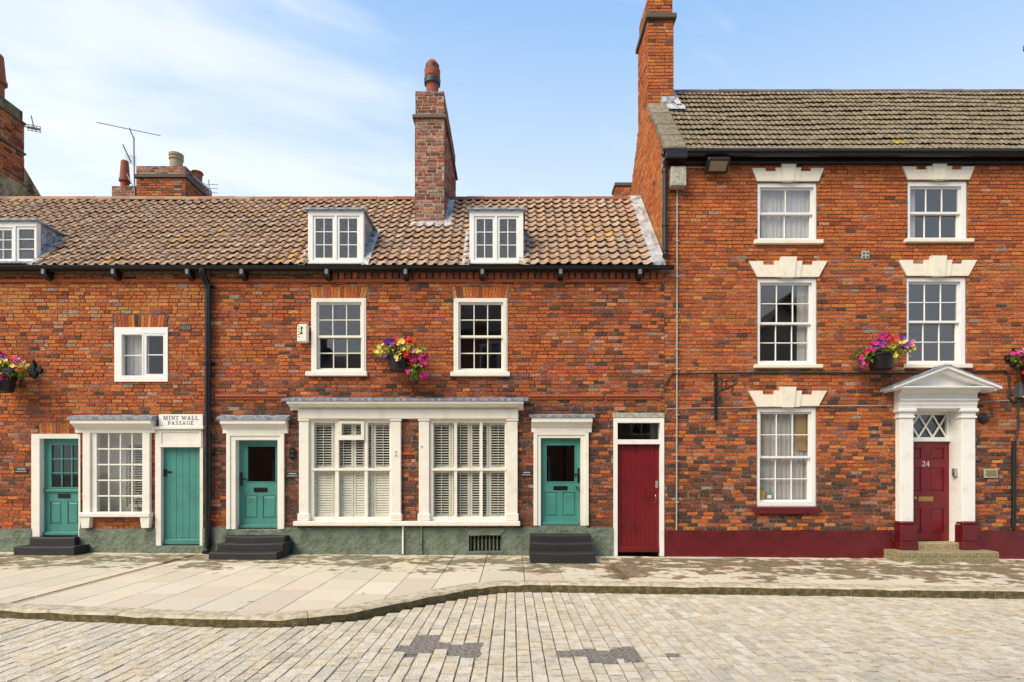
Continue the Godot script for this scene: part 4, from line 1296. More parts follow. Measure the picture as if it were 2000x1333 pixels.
		obj("leaf", lf, M.leaf, orch)
	for i in 6:
		var fl := MB.new()
		flower_shape(fl, 0.045, Color(0.78, 0.78, 0.74), Color(0.6, 0.5, 0.2))
		var o := obj("flower", fl, M.petal, orch)
		o.position = Vector3(-0.03 + 0.03 * i, 0.36 + 0.02 * i - 0.004 * i * i, 0.04)
		o.rotation = Vector3(rf(-0.4, 0.4), rf(-0.4, 0.4), rf(0, 6))

# ---------------------------------------------------------------- the terraced house with the wide shopfront
func door_case(h: Node3D, outer: Array, open: Array, hood_u: Array, hood_v: Array) -> Node3D:
	var d := part("door", h)
	hood(d, hood_u[0], hood_u[1], hood_v[0], hood_v[1], hood_v[2], 0.17, 5, M.cream)
	var f := MB.new()
	f.plate(ex(outer[0]), ey(outer[3]), ex(outer[2]), ey(outer[1]), [rect(open[0], open[1], open[2], 1300)], -0.25, 0.035)
	obj("frame", f, M.cream, d)
	var m := MB.new()
	m.plate(ex(outer[0] - 1), ey(outer[3] - 0.5), ex(outer[2] + 1), ey(outer[1] + 0.5), [rect(outer[0] + 6, outer[1] + 6, outer[2] - 6, 1300)], 0.0, 0.055)
	obj("architrave", m, M.cream, d)
	return d
func make_terrace() -> void:
	var h := thing("terraced_house", "brick terraced house with wide cream shopfront, two teal doors and pantiled roof", "house")
	var x0 := ex(410.5)
	var x1 := ex(1298)
	var holes := [rect(609, 584, 714, 730), rect(887, 584, 990, 730), rect(446, 849, 554, 1090), rect(590, 819, 780, 1019), rect(823, 819, 1007, 1019), rect(1044, 846, 1147, 1090), rect(1199, 817, 1296, 1100), rect(916, 1046, 980, 1077)]
	var wall := hull(h, x0, x1, -4.6, PAN_EAVE, PAN_RIDGE, holes, 5.93, [0.3, 3.1, 5.6], -0.2, false, true)
	var local := []
	for q in holes + [rect(604, 560, 720, 583), rect(882, 560, 996, 583)]: local.append([q[0] - x0, q[1], q[2] - x0, q[3]])
	lay_bricks(wall, "terrace", Vector3(x0, 0.0, 0), Vector3.RIGHT, Vector3.BACK, x1 - x0, 5.78, local, 300)
	flat_arch(wall, 609, 714, 561, 583, 17)
	flat_arch(wall, 887, 990, 561, 583, 17)
	var roof := pan_roof(h, x0, ex(1270), [[ex(602), ex(710), -0.1, 1.25], [ex(917), ex(1022), -0.1, 1.25], [-2.2, -1.53, 1.95, 9.0]])
	ridge_tiles(roof, x0, -2.2, PAN_RIDGE.x - 0.03, PAN_RIDGE.y, 0.12, 0.42, [[0.40, 0.17, 0.105], [0.44, 0.20, 0.12], [0.36, 0.15, 0.10]])
	ridge_tiles(roof, -1.5, 2.86, PAN_RIDGE.x - 0.03, PAN_RIDGE.y, 0.12, 0.42, [[0.34, 0.13, 0.09], [0.38, 0.16, 0.11], [0.30, 0.13, 0.09]])
	# mortar and lead fillet where the roof meets the taller house
	var slope := (PAN_RIDGE.x - PAN_EAVE.x) / (PAN_EAVE.y - PAN_RIDGE.y)
	var fil := MB.new()
	fil.prism(PackedVector2Array([Vector2(PAN_EAVE.y + 0.02, PAN_EAVE.x - 0.02), Vector2(PAN_RIDGE.y, PAN_RIDGE.x - 0.02), Vector2(PAN_RIDGE.y, PAN_RIDGE.x + 0.12), Vector2(PAN_EAVE.y + 0.02, PAN_EAVE.x + 0.11)]), Vector3.ZERO, Vector3.BACK, Vector3.UP, Vector3.RIGHT, ex(1270) - 0.02, 3.118)
	obj("verge_fillet", fil, M.leadpale, roof)
	half_gutter(h, x0 + 0.004, ex(1311), 5.88, 0.19, [472, 638, 792, 942, 1095, 1250])
	dormer(h, 602, 413, 710, 513, [[611, 422, 654, 509], [658, 422, 702, 509]])
	dormer(h, 917, 413, 1022, 513, [[926, 423, 967, 509], [971, 423, 1013, 509]])
	# eaves: oversailing course and a row of projecting bricks
	var dark := mat(lin(0.42, 0.112, 0.044), 0.9, M.brick.albedo_texture, 1.6)
	cbox("eaves_course", Vector3(x0, ey(552), -0.01), Vector3(x1, ey(546), 0.03), 0.004, dark, h)
	var q := 650.0
	while q < 1288.0:
		dbox("dentil_brick", q, 533, q + rf(8.5, 10.5), 545.4, -0.01, rf(0.035, 0.05), 0.006, mat_brick(), h)
		q += 13.2
	# string course above the doors
	for r in [[422, 562], [1032, 1178], [1183, 1290]]:
		dbox("string_course", r[0], 771, r[1], 776, -0.01, 0.05, 0.006, dark, h)
		dbox("string_course", r[0], 776.4, r[1], 781, -0.01, 0.025, 0.004, dark, h)
	# plinth and cellar grille
	for s in [[x0, ex(445.6)], [ex(554.4), ex(1043.6)], [ex(1147.4), ex(1197.5)]]:
		var pl := MB.new()
		pl.plate(s[0], -0.2, s[1], ey(1031), [rect(916, 1046, 980, 1077)], -0.01, 0.035)
		obj("plinth", pl, M.plinth_green, h)
	var bulge := MB.new()
	bulge.prism(PackedVector2Array([Vector2(ex(907), ey(1031)), Vector2(ex(987), ey(1031)), Vector2(ex(985), ey(1038)), Vector2(ex(975), ey(1046)), Vector2(ex(950), ey(1045)), Vector2(ex(920), ey(1047)), Vector2(ex(910), ey(1038))]), Vector3.ZERO, Vector3.RIGHT, Vector3.UP, Vector3.BACK, 0.03, 0.058)
	obj("grille_lintel", bulge, M.plinth_green, h)
	var gr := part("cellar_grille", h)
	for i in 9: dbox("bar", 918 + i * 7.4, 1046, 920.6 + i * 7.4, 1077, -0.06, -0.035, 0.005, M.plinth_green, gr)
	dbox("ledge", 914, 1077, 982, 1080, -0.1, 0.05, 0.005, M.plinth_green, gr)
	var cellar := MB.new()
	cellar.box(Vector3(ex(900), -0.15, -0.7), Vector3(ex(996), 0.29, -0.6))
	obj("cellar_wall", cellar, M.plaster, gr)
	# two sash windows upstairs
	var wa := sash_window(h, [608, 583, 715, 731], [622, 594.5, 703, 718.5], 3, 4, 657, 0.012, M.cream, [598, 727, 718, 735.5, 0.07], M.cream)
	var wb := sash_window(h, [886, 583, 991, 731], [899, 594.5, 979, 719], 3, 4, 657, 0.012, M.cream, [880, 727.5, 996, 736, 0.07], M.cream)
	cloth("curtain", wa, ex(610), ex(622), ey(730), ey(590), -0.24, 0.03, M.boards)
	cloth("curtain", wb, ex(888), ex(897), ey(730), ey(590), -0.24, 0.03, M.boards)
	# first teal door
	var d := door_case(h, [445, 846, 555, 1034], [461, 860, 543, 1034], [432, 568], [811, 822, 847])
	door_leaf(d, [461, 860, 543, 1034], [[478, 872, 533, 941]], [[472, 969, 498, 1014], [508, 969, 534, 1014]], -0.13, M.teal)
	dbox("weatherboard", 462, 1026, 542, 1033, -0.13, -0.08, 0.01, M.teal, d)
	letter_plate(d, 490, 953, 517, 962, -0.13, M.black)
	dbox("handle_plate", 463.5, 923, 468, 950, -0.13, -0.115, 0.004, M.black, d)
	dbox("handle", 464, 935, 478, 938, -0.09, -0.075, 0.005, M.black, d)
	dbox("handle_stem", 464.5, 935.3, 467, 937.7, -0.116, -0.089, 0.004, M.black, d)
	dbox("threshold", 445.5, 1034.4, 554.5, 1046, -0.25, 0.03, 0.006, M.plinth_green, d)
	var st := part("doorstep", h)
	step_block(st, pt(440, 1050, 0.3).x, pt(555, 1050, 0.3).x, 0.25, 0.42, -0.2, 0.3, M.step)
	step_block(st, pt(424, 1065, 0.58).x, pt(546, 1065, 0.58).x + 0.06, 0.1, 0.305, -0.02, 0.58, M.step)
	step_block(st, pt(407, 1085, 0.88).x, pt(534, 1085, 0.88).x + 0.05, -0.1, 0.165, -0.02, 0.88, M.step)
	# second teal door
	var e := door_case(h, [1043, 844, 1148, 1027], [1056, 856, 1134, 1027], [1033, 1160], [809, 817.5, 845])
	door_leaf(e, [1056, 856, 1134, 1027], [[1068, 870, 1123, 941]], [[1064, 962, 1089, 1009], [1100, 962, 1125, 1009]], -0.06, M.teal)
	dbox("weatherboard", 1057, 1020, 1133, 1026.5, -0.06, -0.015, 0.01, M.teal, e)
	letter_plate(e, 1081, 950, 1109, 958, -0.06, M.black)
	dbox("handle_plate", 1128.5, 915, 1132.5, 944, -0.06, -0.045, 0.004, M.black, e)
	dbox("handle", 1120, 926, 1132, 929, -0.02, -0.005, 0.005, M.black, e)
	dbox("handle_stem", 1129, 926.3, 1131.6, 928.7, -0.046, -0.019, 0.004, M.black, e)
	var kn := MB.new()
	kn.lathe(Vector3.ZERO, [[0.0, -0.03], [0.026, -0.018], [0.03, 0.0], [0.02, 0.012], [0.012, 0.03], [0.016, 0.045], [0.0, 0.045]], 14)
	var knob := obj("knob", kn, M.black, e)
	knob.transform = Transform3D(Basis(Vector3.RIGHT, -PI / 2), Vector3(ex(1128), ey(953), -0.02))
	dbox("threshold", 1043.5, 1027.4, 1147.5, 1043, -0.25, 0.03, 0.006, M.plinth_green, e)
	var su := part("doorstep", h)
	step_block(su, pt(1036, 1050, 0.38).x, pt(1155, 1050, 0.38).x, 0.28, 0.455, -0.2, 0.38, M.step)
	step_block(su, pt(1036, 1070, 0.7).x, pt(1158, 1070, 0.7).x, 0.12, 0.325, -0.02, 0.7, M.step)
	step_block(su, pt(1036, 1090, 1.05).x, pt(1163, 1090, 1.05).x, -0.1, 0.18, -0.02, 1.05, M.step)
	shopfront(h)
	# maroon side gate with a fanlight
	var g := part("side_door", h)
	var gf := MB.new()
	gf.plate(ex(1198), ey(1087), ex(1297), ey(817), [rect(1206, 868, 1289, 1120), rect(1206, 826, 1289, 859)], -0.16, 0.02)
	obj("frame", gf, M.white, g)
	var gq := rect(1206, 826, 1289, 859)
	pane(g, Vector2(gq[0], gq[1]), Vector2(gq[2], gq[3]), -0.05)
	plank_door(g, [1206, 868, 1289, 1080], 9, -0.06, M.maroon_door, 0.12)
	dbox("keypad", 1281.5, 940, 1286.5, 954, -0.06, -0.03, 0.006, M.steel, g)
	var gh := MB.new()
	gh.tube([Vector3(ex(1281), ey(967), -0.055), Vector3(ex(1281), ey(968), -0.02), Vector3(ex(1281.5), ey(974), -0.01), Vector3(ex(1281), ey(981), -0.02), Vector3(ex(1280), ey(983), -0.055)], 0.012, 8)
	obj("handle", gh, M.brass, g)
	dbox("lintel", 1196.5, 807, 1298, 816.6, -0.05, 0.03, 0.008, M.greybox, g)
	# downpipe at the party line
	var dp := part("downpipe", h)
	var pipe := MB.new()
	var px := ex(410)
	pipe.tube([Vector3(ex(404), 5.82, 0.19), Vector3(ex(404), 5.72, 0.19), Vector3(ex(408), 5.58, 0.12), Vector3(px, 5.45, 0.085), Vector3(px, 0.17, 0.085), Vector3(px - 0.01, 0.1, 0.11), Vector3(px - 0.02, 0.06, 0.17)], 0.062, 14)
	obj("pipe", pipe, M.black, dp)
	for v in [562, 712, 888, 1062]:
		var co := MB.new()
		co.lathe(Vector3(px, ey(v), 0.085), [[0.06, -0.035], [0.078, -0.03], [0.078, -0.012], [0.07, -0.008], [0.07, 0.008], [0.078, 0.012], [0.078, 0.03], [0.06, 0.035]], 16)
		co.cham(Vector3(px - 0.13, ey(v) - 0.02, 0.0), Vector3(px + 0.13, ey(v) + 0.02, 0.03), 0.006)
		obj("collar", co, M.black, dp)
	# two thin pipes down the plinth
	for r in [[788.0, M.white, 0.02], [824.0, M.plinth_green, 0.018]]:
		var tp := MB.new()
		tp.tube([Vector3(ex(r[0]), ey(1024), 0.06), Vector3(ex(r[0]), 0.03, 0.06)], r[2], 10)
		obj("waste_pipe", tp, r[1], h)
	# chimney through the front slope
	var c := part("chimney", h)
	brick_stack(c, "stack", -2.20, -1.53, 6.9, 9.72, -3.9, -1.2, 110)
	var band := mat(lin(0.20, 0.13, 0.10), 0.9, M.brick.albedo_texture, 0.7)
	cbox("band", Vector3(-2.25, 9.72, -3.95), Vector3(-1.48, 9.80, -1.15), 0.01, band, c)
	brick_stack(c, "stack", -2.19, -1.54, 9.80, 10.36, -3.88, -1.22, 20)
	cbox("flaunching", Vector3(-2.10, 10.34, -3.8), Vector3(-1.62, 10.43, -1.32), 0.04, M.leadpale, c)
	var pots := [[-1.86, -1.62, 1.16], [-1.84, -2.9, 0.8]]
	for r in pots:
		var p := MB.new()
		var k: float = r[2]
		p.lathe(Vector3(r[0], 10.4, r[1]), [[0.0, 0.0], [0.15, 0.0], [0.14, 0.28 * k], [0.15, 0.30 * k], [0.18, 0.32 * k], [0.19, 0.42 * k], [0.165, 0.44 * k], [0.18, 0.46 * k], [0.185, 0.6 * k], [0.15, 0.62 * k], [0.16, 0.7 * k], [0.10, 0.78 * k], [0.0, 0.79 * k]], 22)
		obj("chimney_pot", p, M.terracotta, c)
		for a in 10:
			var ang := TAU * a / 10.0
			var t := MB.new()
			var rad := Vector3(cos(ang), 0, sin(ang)); var sd := Vector3(-sin(ang), 0, cos(ang))
			var o := Vector3(r[0], 10.4 + 0.62 * k, r[1])
			t.quad(o + rad * 0.157 - sd * 0.028, o + rad * 0.157 + sd * 0.028, o + rad * 0.164 + sd * 0.004 + Vector3(0, 0.085, 0), o + rad * 0.164 - sd * 0.004 + Vector3(0, 0.085, 0), Color.WHITE)
			obj("vent_slot", t, M.black, c)
		var so := MB.new()
		so.lathe(Vector3(r[0], 10.4 + 0.30 * k, r[1]), [[0.152, 0.0], [0.186, 0.02], [0.193, 0.11 * k], [0.168, 0.125 * k]], 22)
		obj("pot_collar", so, M.slate, c)
	# lead apron and side flashing at its foot
	var fl := MB.new()
	var pitch := atan(slope)
	var lift := func(xx: float, ss: float) -> Vector3:
		var up := 0.07 + 0.014 * sin(ss * 21.0 + xx * 27.0)
		return Vector3(xx, PAN_EAVE.x + ss * sin(pitch) + up * cos(pitch), PAN_EAVE.y - ss * cos(pitch) + up * sin(pitch))
	var s0 := 1.35 / cos(pitch)
	for i in 9:
		for j in 2:
			var xa := -2.28 + 0.83 * i / 9.0; var xb := -2.28 + 0.83 * (i + 1) / 9.0
			fl.quad(lift.call(xa, s0 - 0.2 + 0.11 * j), lift.call(xb, s0 - 0.2 + 0.11 * j), lift.call(xb, s0 - 0.09 + 0.11 * j), lift.call(xa, s0 - 0.09 + 0.11 * j), Color.WHITE)
	for i in 14:
		for j in 3:
			var sa := s0 - 0.15 + 1.55 * i / 14.0; var sb := s0 - 0.15 + 1.55 * (i + 1) / 14.0
			var xa := -1.53 + 0.055 * j; var xb := -1.53 + 0.055 * (j + 1)
			fl.quad(lift.call(xa, sa), lift.call(xb, sa), lift.call(xb, sb), lift.call(xa, sb), Color.WHITE)
	fl.box(Vector3(-2.22, 7.15, -1.2), Vector3(-1.515, 7.4, -1.192))
	obj("flashing", fl, M.leadpale, c)
func mat_brick() -> StandardMaterial3D:
	var t := 6 + rng.randi() % 9
	var key := "dentil_%d" % t
	if not M.has(key):
		var c := tone_color(t)
		M[key] = mat(lin(c.r, c.g, c.b), 0.9, M.brick.albedo_texture, 0.7)
	return M[key]

func shopfront(h: Node3D) -> void:
	var s := part("shopfront", h)
	hood(s, 560, 1031, 777, 787, 802, 0.27, 9, M.cream)
	dbox("fascia", 585, 801, 1012, 819, -0.02, 0.10, 0.006, M.cream, s)
	for u in [[586, 605], [765, 784], [819, 839], [990, 1011]]:
		dbox("pilaster", u[0], 824, u[1], 1004, -0.02, 0.075, 0.008, M.cream, s)
		dbox("capital", u[0] - 1.5, 818.6, u[1] + 1.5, 823.6, -0.02, 0.092, 0.008, M.cream, s)
		dbox("base_block", u[0] - 2, 1003, u[1] + 2, 1017.6, -0.02, 0.105, 0.012, M.cream, s)
	dbox("sill", 577, 1018, 1016, 1027, -0.05, 0.15, 0.012, M.cream, s)
	var bays := [[605.4, 764.6, [613, 764], [655, 661.5, 712, 718], true], [839.4, 989.6, [846, 990], [887, 892.5, 937, 942.5], false]]
	for b in bays:
		var F := rect(b[0], 819, b[1], 1018)
		var fr := MB.new()
		var mu: Array = b[3]
		var cells := [[b[2][0] + 0.0, mu[0]], [mu[1], mu[2]], [mu[3], b[1] - 4.0]]
		var holes := []
		for c in cells:
			holes.append(rect(c[0], 826, c[1], 915.5))
			holes.append(rect(c[0], 919.5, c[1], 1010))
		fr.plate(F[0], F[1], F[2], F[3], holes, -0.10, 0.015)
		obj("frame", fr, M.cream, s)
		for q in holes: pane(s, Vector2(q[0], q[1]), Vector2(q[2], q[3]), -0.04)
		if b[4]: # a top-hung ventilator in the middle light
			var v := MB.new()
			v.plate(ex(661.8), ey(860), ex(711.8), ey(823), [rect(668, 828, 706, 851)], -0.03, 0.05)
			obj("vent_light", v, M.cream, s)
		dbox("transom", b[0] + 3, 915, b[1] - 1, 920, 0.0155, 0.03, 0.004, M.cream, s)
		# shutters, hinged in leaves behind the glass
		var leaves := [b[2][0] - 3.0, 0, 0, 0, b[1] + 2.0]
		for i in [1, 2, 3]: leaves[i] = lerpf(leaves[0], leaves[4], i / 4.0)
		for i in 4:
			var xa := ex(leaves[i]) + 0.004; var xb := ex(leaves[i + 1]) - 0.004
			shutter(h, xa, xb, ey(918) + 0.003, ey(824), -0.085, 0.33)
			shutter(h, xa, xb, ey(1014), ey(918) - 0.003, -0.085, 1.2 if b[4] else 0.33)
	# small fixings on the pilasters
	for p in [[773, 882], [773, 889], [823, 872]]: dbox("fixing", p[0], p[1], p[0] + 3, p[1] + 2.2, 0.075, 0.09, 0.003, M.steel, s)

# ---------------------------------------------------------------- the townhouse
const TALL_EAVE := Vector2(8.17, 0.2)
const TALL_RIDGE := Vector2(10.9, -2.1)
func roll_profile(t: float) -> float: return 0.022 * absf(sin(t * TAU)) if fmod(t * 2.0, 1.0) < 0.62 else 0.004 + 0.006 * absf(sin(t * TAU))
func keystone_lintel(h: Node3D, cu: float, vb: float, half_bottom: float, half_top: float, tall: float) -> void:
	var l := part("lintel", h)
	var k := tall / 36.0
	var kx := half_top / 76.5
	var P := func(dx: float, dy: float) -> Vector2: return Vector2(ex(cu + dx * kx), ey(vb + dy * k))
	var hb := half_bottom / kx
	for s in [-1.0, 1.0]:
		var wing := MB.new()
		wing.prism(PackedVector2Array([P.call(s * 20.0, 0), P.call(s * hb, 0), P.call(s * 76.5, -29), P.call(s * 49.0, -29), P.call(s * 48.0, -22), P.call(s * 20.0, -22)]), Vector3.ZERO, Vector3.RIGHT, Vector3.UP, Vector3.BACK, -0.03, 0.03)
		obj("wing", wing, M.lintel, l)
	var mid := MB.new()
	mid.prism(PackedVector2Array([P.call(-23.0, 0.6), P.call(23.0, 0.6), P.call(27.4, -29), P.call(-27.4, -29)]), Vector3.ZERO, Vector3.RIGHT, Vector3.UP, Vector3.BACK, -0.03, 0.045)
	obj("shoulder_stone", mid, M.lintel, l)
	var key := MB.new()
	key.prism(PackedVector2Array([P.call(-11.0, 1.6), P.call(11.0, 1.6), P.call(15.5, -36), P.call(-15.5, -36)]), Vector3.ZERO, Vector3.RIGHT, Vector3.UP, Vector3.BACK, -0.03, 0.065)
	obj("keystone", key, M.lintel, l)
func make_townhouse() -> void:
	var h := thing("townhouse", "tall red brick townhouse with cream keystone lintels and a pedimented maroon door", "house")
	var x0 := ex(1298.4)
	var x1 := 14.5
	var wins := [[1478, 355, 1598, 472], [1772, 352, 1892, 470], [1478, 542, 1598, 716], [1770, 540, 1890, 714], [1477, 795, 1597, 992], [2066, 352, 2186, 470], [2064, 540, 2184, 714], [2064, 795, 2184, 992]]
	var holes := []
	for w in wins: holes.append(rect(w[0] + 1.5, w[1] + 1, w[2] - 1.5, w[3] - 1))
	var door := [8.16, -0.3, 9.147, 3.0]
	holes.append(door)
	var wall := hull(h, x0, x1, -4.4, TALL_EAVE, TALL_RIDGE, holes, 8.3, [0.27, 3.1, 5.85, 8.2], -0.25, false, true)
	var local := []
	for q in holes: local.append([q[0] - x0, q[1] + 0.1, q[2] - x0, q[3] + 0.1])
	lay_bricks(wall, "townhouse", Vector3(x0, -0.1, 0), Vector3.RIGHT, Vector3.BACK, x1 - x0, 8.22, local, 300)
	# gable end above the lower roof
	var slope := (TALL_RIDGE.x - TALL_EAVE.x) / (TALL_EAVE.y - TALL_RIDGE.y)
	var gpoly := PackedVector2Array([Vector2(-0.33, -0.2), Vector2(-0.33, TALL_EAVE.x + slope * (TALL_EAVE.y + 0.33) - 0.08), Vector2(TALL_RIDGE.y, TALL_RIDGE.x - 0.08), Vector2(-4.39, TALL_RIDGE.x - slope * (-4.39 - TALL_RIDGE.y) * -1.0 - 0.08), Vector2(-4.39, -0.2)])
	var g := MB.new()
	g.prism(gpoly, Vector3(x0, 0, 0), Vector3.BACK, Vector3.UP, Vector3.RIGHT, 0.013, 0.3, Color(0.36, 0.27, 0.19))
	var gm := obj("gable_core", g, M.mortar, wall)
	var ztop := func(u: float) -> float:
		var z := -4.4 + u
		return (TALL_EAVE.x + slope * (TALL_EAVE.y - z) if z > TALL_RIDGE.y else TALL_RIDGE.x - slope * (TALL_RIDGE.y - z)) - 0.06 - 5.8
	lay_bricks(wall, "gable", Vector3(x0, 5.8, -4.4), Vector3.BACK, Vector3.LEFT, 4.39, 5.2, [], 60, ztop)
	# roof
	var roof := part("roof", h)
	decks(roof, x0 + 0.31, x1, TALL_EAVE, TALL_RIDGE, -4.4)
	var tones := [[0.29, 0.235, 0.16], [0.27, 0.215, 0.145], [0.305, 0.245, 0.17], [0.265, 0.22, 0.155], [0.30, 0.25, 0.155], [0.42, 0.31, 0.08]]
	var ms := []
	for c in tones: ms.append(tile_mesh(0.226, 0.36, roll_profile, Color(c[0], c[1], c[2]), 0.011, 0.045))
	var rise := TALL_RIDGE.x - TALL_EAVE.x; var run := TALL_EAVE.y - TALL_RIDGE.y
	var pick := []
	for i in 240: pick.append([0, 0, 1, 2, 2, 3, 4][i % 7])
	pick.append(5)
	lay_tiles(roof, x0 + 0.3, x1, x0 + 0.3, TALL_EAVE, atan2(rise, run), sqrt(rise * rise + run * run), ms, pick, 0.222, 0.36, 13, [[3.0, 3.7, 2.35, 9.0]], 300)
	ridge_tiles(roof, x0 + 0.5, x1, TALL_RIDGE.x - 0.05, TALL_RIDGE.y, 0.115, 0.45, [[0.15, 0.125, 0.10], [0.13, 0.11, 0.09], [0.18, 0.145, 0.10]])
	# coping stones up the gable
	var pitch := atan2(rise, run)
	var along := Vector3(0, sin(pitch), -cos(pitch)); var up := Vector3(0, cos(pitch), sin(pitch))
	var o := Vector3(x0 - 0.05, TALL_EAVE.x, TALL_EAVE.y)
	var at := -0.05
	for l in [0.62, 0.6, 0.66, 0.62]:
		var cp := MB.new()
		cp.cham(Vector3(0, 0.0, at + 0.004), Vector3(0.42, 0.13, at + l - 0.004), 0.02, Color(0.26, 0.23, 0.17) * rf(0.85, 1.1), Transform3D(Basis(Vector3.RIGHT, up, along), o))
		obj("coping_stone", cp, M.stone, roof)
		at += l
	cbox("kneeler", Vector3(x0 - 0.06, 8.02, 0.02), Vector3(x0 + 0.4, 8.2, 0.3), 0.02, M.black, roof)
	# eaves fascia and gutter
	var gu := part("gutter", h)
	cbox("fascia_board", Vector3(x0 - 0.02, ey(323), 0.0), Vector3(x1, ey(311), 0.09), 0.008, M.iron, gu)
	var ga := MB.new()
	var prof := []
	for i in 9: prof.append(Vector2(0.21 + 0.1 * cos(PI + PI * i / 8.0), 8.2 + 0.12 * sin(PI + PI * i / 8.0)))
	for i in 9: prof.append(Vector2(0.21 + 0.09 * cos(TAU - PI * i / 8.0), 8.2 + 0.11 * sin(TAU - PI * i / 8.0)))
	ga.run_x(prof, x0 - 0.1, x1)
	obj("channel", ga, M.black, gu)
	# chimney on the gable
	var c := part("chimney", h)
	brick_stack(c, "tall_stack", x0 + 0.001, x0 + 0.6, 9.3, 12.2, -2.55, -1.5, 110)
	cbox("cap", Vector3(x0 - 0.05, 12.2, -2.62), Vector3(x0 + 0.66, 12.32, -1.43), 0.015, mat(lin(0.13, 0.11, 0.08), 0.9, M.brick.albedo_texture, 0.6), c)
	brick_stack(c, "tall_stack", x0 + 0.02, x0 + 0.58, 12.32, 12.8, -2.53, -1.52, 0)
	var fl := MB.new()
	fl.quad(o + Vector3(0.43, 0, 0) + along * 2.18 + up * 0.1, o + Vector3(0.83, 0, 0) + along * 2.18 + up * 0.1, o + Vector3(0.83, 0, 0) + along * 2.5 + up * 0.1, o + Vector3(0.43, 0, 0) + along * 2.5 + up * 0.1, Color.WHITE)
	fl.quad(o + Vector3(0.651, 0, 0) + along * 2.4 + up * 0.1, o + Vector3(0.78, 0, 0) + along * 2.4 + up * 0.1, o + Vector3(0.78, 0, 0) + along * 3.5 + up * 0.1, o + Vector3(0.651, 0, 0) + along * 3.5 + up * 0.1, Color.WHITE)
	fl.box(Vector3(x0 + 0.3, 10.1, -1.5), Vector3(x0 + 0.62, 10.42, -1.492))
	obj("flashing", fl, M.leadpale, c)
	var c2 := part("chimney", h)
	brick_stack(c2, "tall_stack", 12.97, 13.6, 9.3, 12.3, -2.6, -1.6, 0)
	cbox("cap", Vector3(12.84, 12.3, -2.7), Vector3(13.7, 12.48, -1.5), 0.04, mat(lin(0.32, 0.14, 0.09), 0.9, M.brick.albedo_texture, 0.6), c2)
	# windows: opening, panes, sills, lintels, curtains
	var specs := [
		[wins[0], [1489, 368, 1587, 461], 2, 2, 414, [1472, 470, 1606, 478]], [wins[1], [1783, 366, 1877, 460], 3, 2, 413, [1766, 468, 1899, 475]],
		[wins[2], [1489, 555, 1584, 703], 3, 4, 630, [1472, 713, 1605, 720]], [wins[3], [1780, 553, 1875, 703], 3, 4, 627, [1766, 712, 1896, 720]],
		[wins[4], [1489, 808, 1583, 977], 3, 4, 893, [1472, 991, 1599, 1004]], [wins[5], [2077, 366, 2171, 460], 3, 2, 413, [2060, 468, 2193, 475]],
		[wins[6], [2074, 553, 2169, 703], 3, 4, 627, [2060, 712, 2190, 720]], [wins[7], [2076, 808, 2170, 977], 3, 4, 893, [2058, 991, 2187, 1004]]]
	var built := []
	for i in specs.size():
		var s: Array = specs[i]
		var low: bool = s[5][1] > 900
		var w := sash_window(h, s[0], s[1], s[2], s[3], s[4], -0.035, M.oldwhite, s[5] + [0.07], M.maroon if low else M.lintel)
		built.append(w)
		var cu: float = (s[0][0] + s[0][2]) * 0.5 + 0.5
		if s[3] == 2: keystone_lintel(h, cu, s[0][1] - 0.4, 60, 70, 31)
		else: keystone_lintel(h, cu, s[0][1] - 0.4, 60, 76.5, 38)
	cloth("curtain", built[0], ex(1494), ex(1540), ey(466), ey(360), -0.195, 0.02, M.net)
	cloth("curtain", built[0], ex(1535), ex(1592), ey(466), ey(360), -0.185, 0.012, M.net)
	cloth("curtain", built[1], ex(1776), ex(1800), ey(466), ey(358), -0.185, 0.02, M.net)
	cloth("curtain", built[2], ex(1566), ex(1592), ey(710), ey(548), -0.195, 0.02, M.net)
	cloth("curtain", built[4], ex(1482), ex(1595), ey(985), ey(800), -0.215, 0.018, M.net)
	cloth("blind", built[4], ex(1486), ex(1499), ey(880), ey(806), -0.175, 0.003, M.amber)
	cloth("blind", built[4], ex(1563), ex(1584), ey(880), ey(806), -0.175, 0.003, M.amber)
	# stickers in the corner of the ground-floor pane
	dbox("sticker", 1490, 958, 1500, 975.5, -0.142, -0.139, 0.001, mat(lin(0.62, 0.36, 0.05), 0.6), built[4])
	dbox("sticker", 1503, 963, 1515.5, 976, -0.142, -0.139, 0.001, mat(lin(0.16, 0.34, 0.32), 0.6), built[4])
	dbox("sticker", 1505, 968, 1513, 974, -0.1385, -0.137, 0.001, M.white, built[4])
	dbox("sticker", 1490, 944, 1496, 956, -0.142, -0.139, 0.001, mat(lin(0.25, 0.42, 0.42), 0.6), built[4])
	# maroon plinth
	for s in [[x0, 7.8], [9.5, x1]]:
		var pl := MB.new()
		pl.plate(s[0], -0.3, s[1], ey(1037), [], -0.01, 0.045)
		obj("plinth", pl, M.maroon, h)
	door_surround(h)
	# downpipe at the corner, emptying onto the lower roof
	var dp := part("downpipe", h)
	var pipe := MB.new()
	var px := x0 - 0.02
	pipe.tube([Vector3(px + 0.02, 8.1, 0.2), Vector3(px, 7.98, 0.16), Vector3(px, 7.9, 0.09), Vector3(px, 6.2, 0.09), Vector3(px + 0.02, 6.12, 0.12), Vector3(px - 0.03, 6.08, 0.18)], 0.05, 12)
	obj("pipe", pipe, M.iron, dp)
	for y in [7.85, 6.75, 6.24]:
		var co := MB.new()
		co.lathe(Vector3(px, y, 0.09), [[0.048, -0.03], [0.064, -0.025], [0.064, 0.025], [0.048, 0.03]], 14)
		obj("collar", co, M.iron, dp)

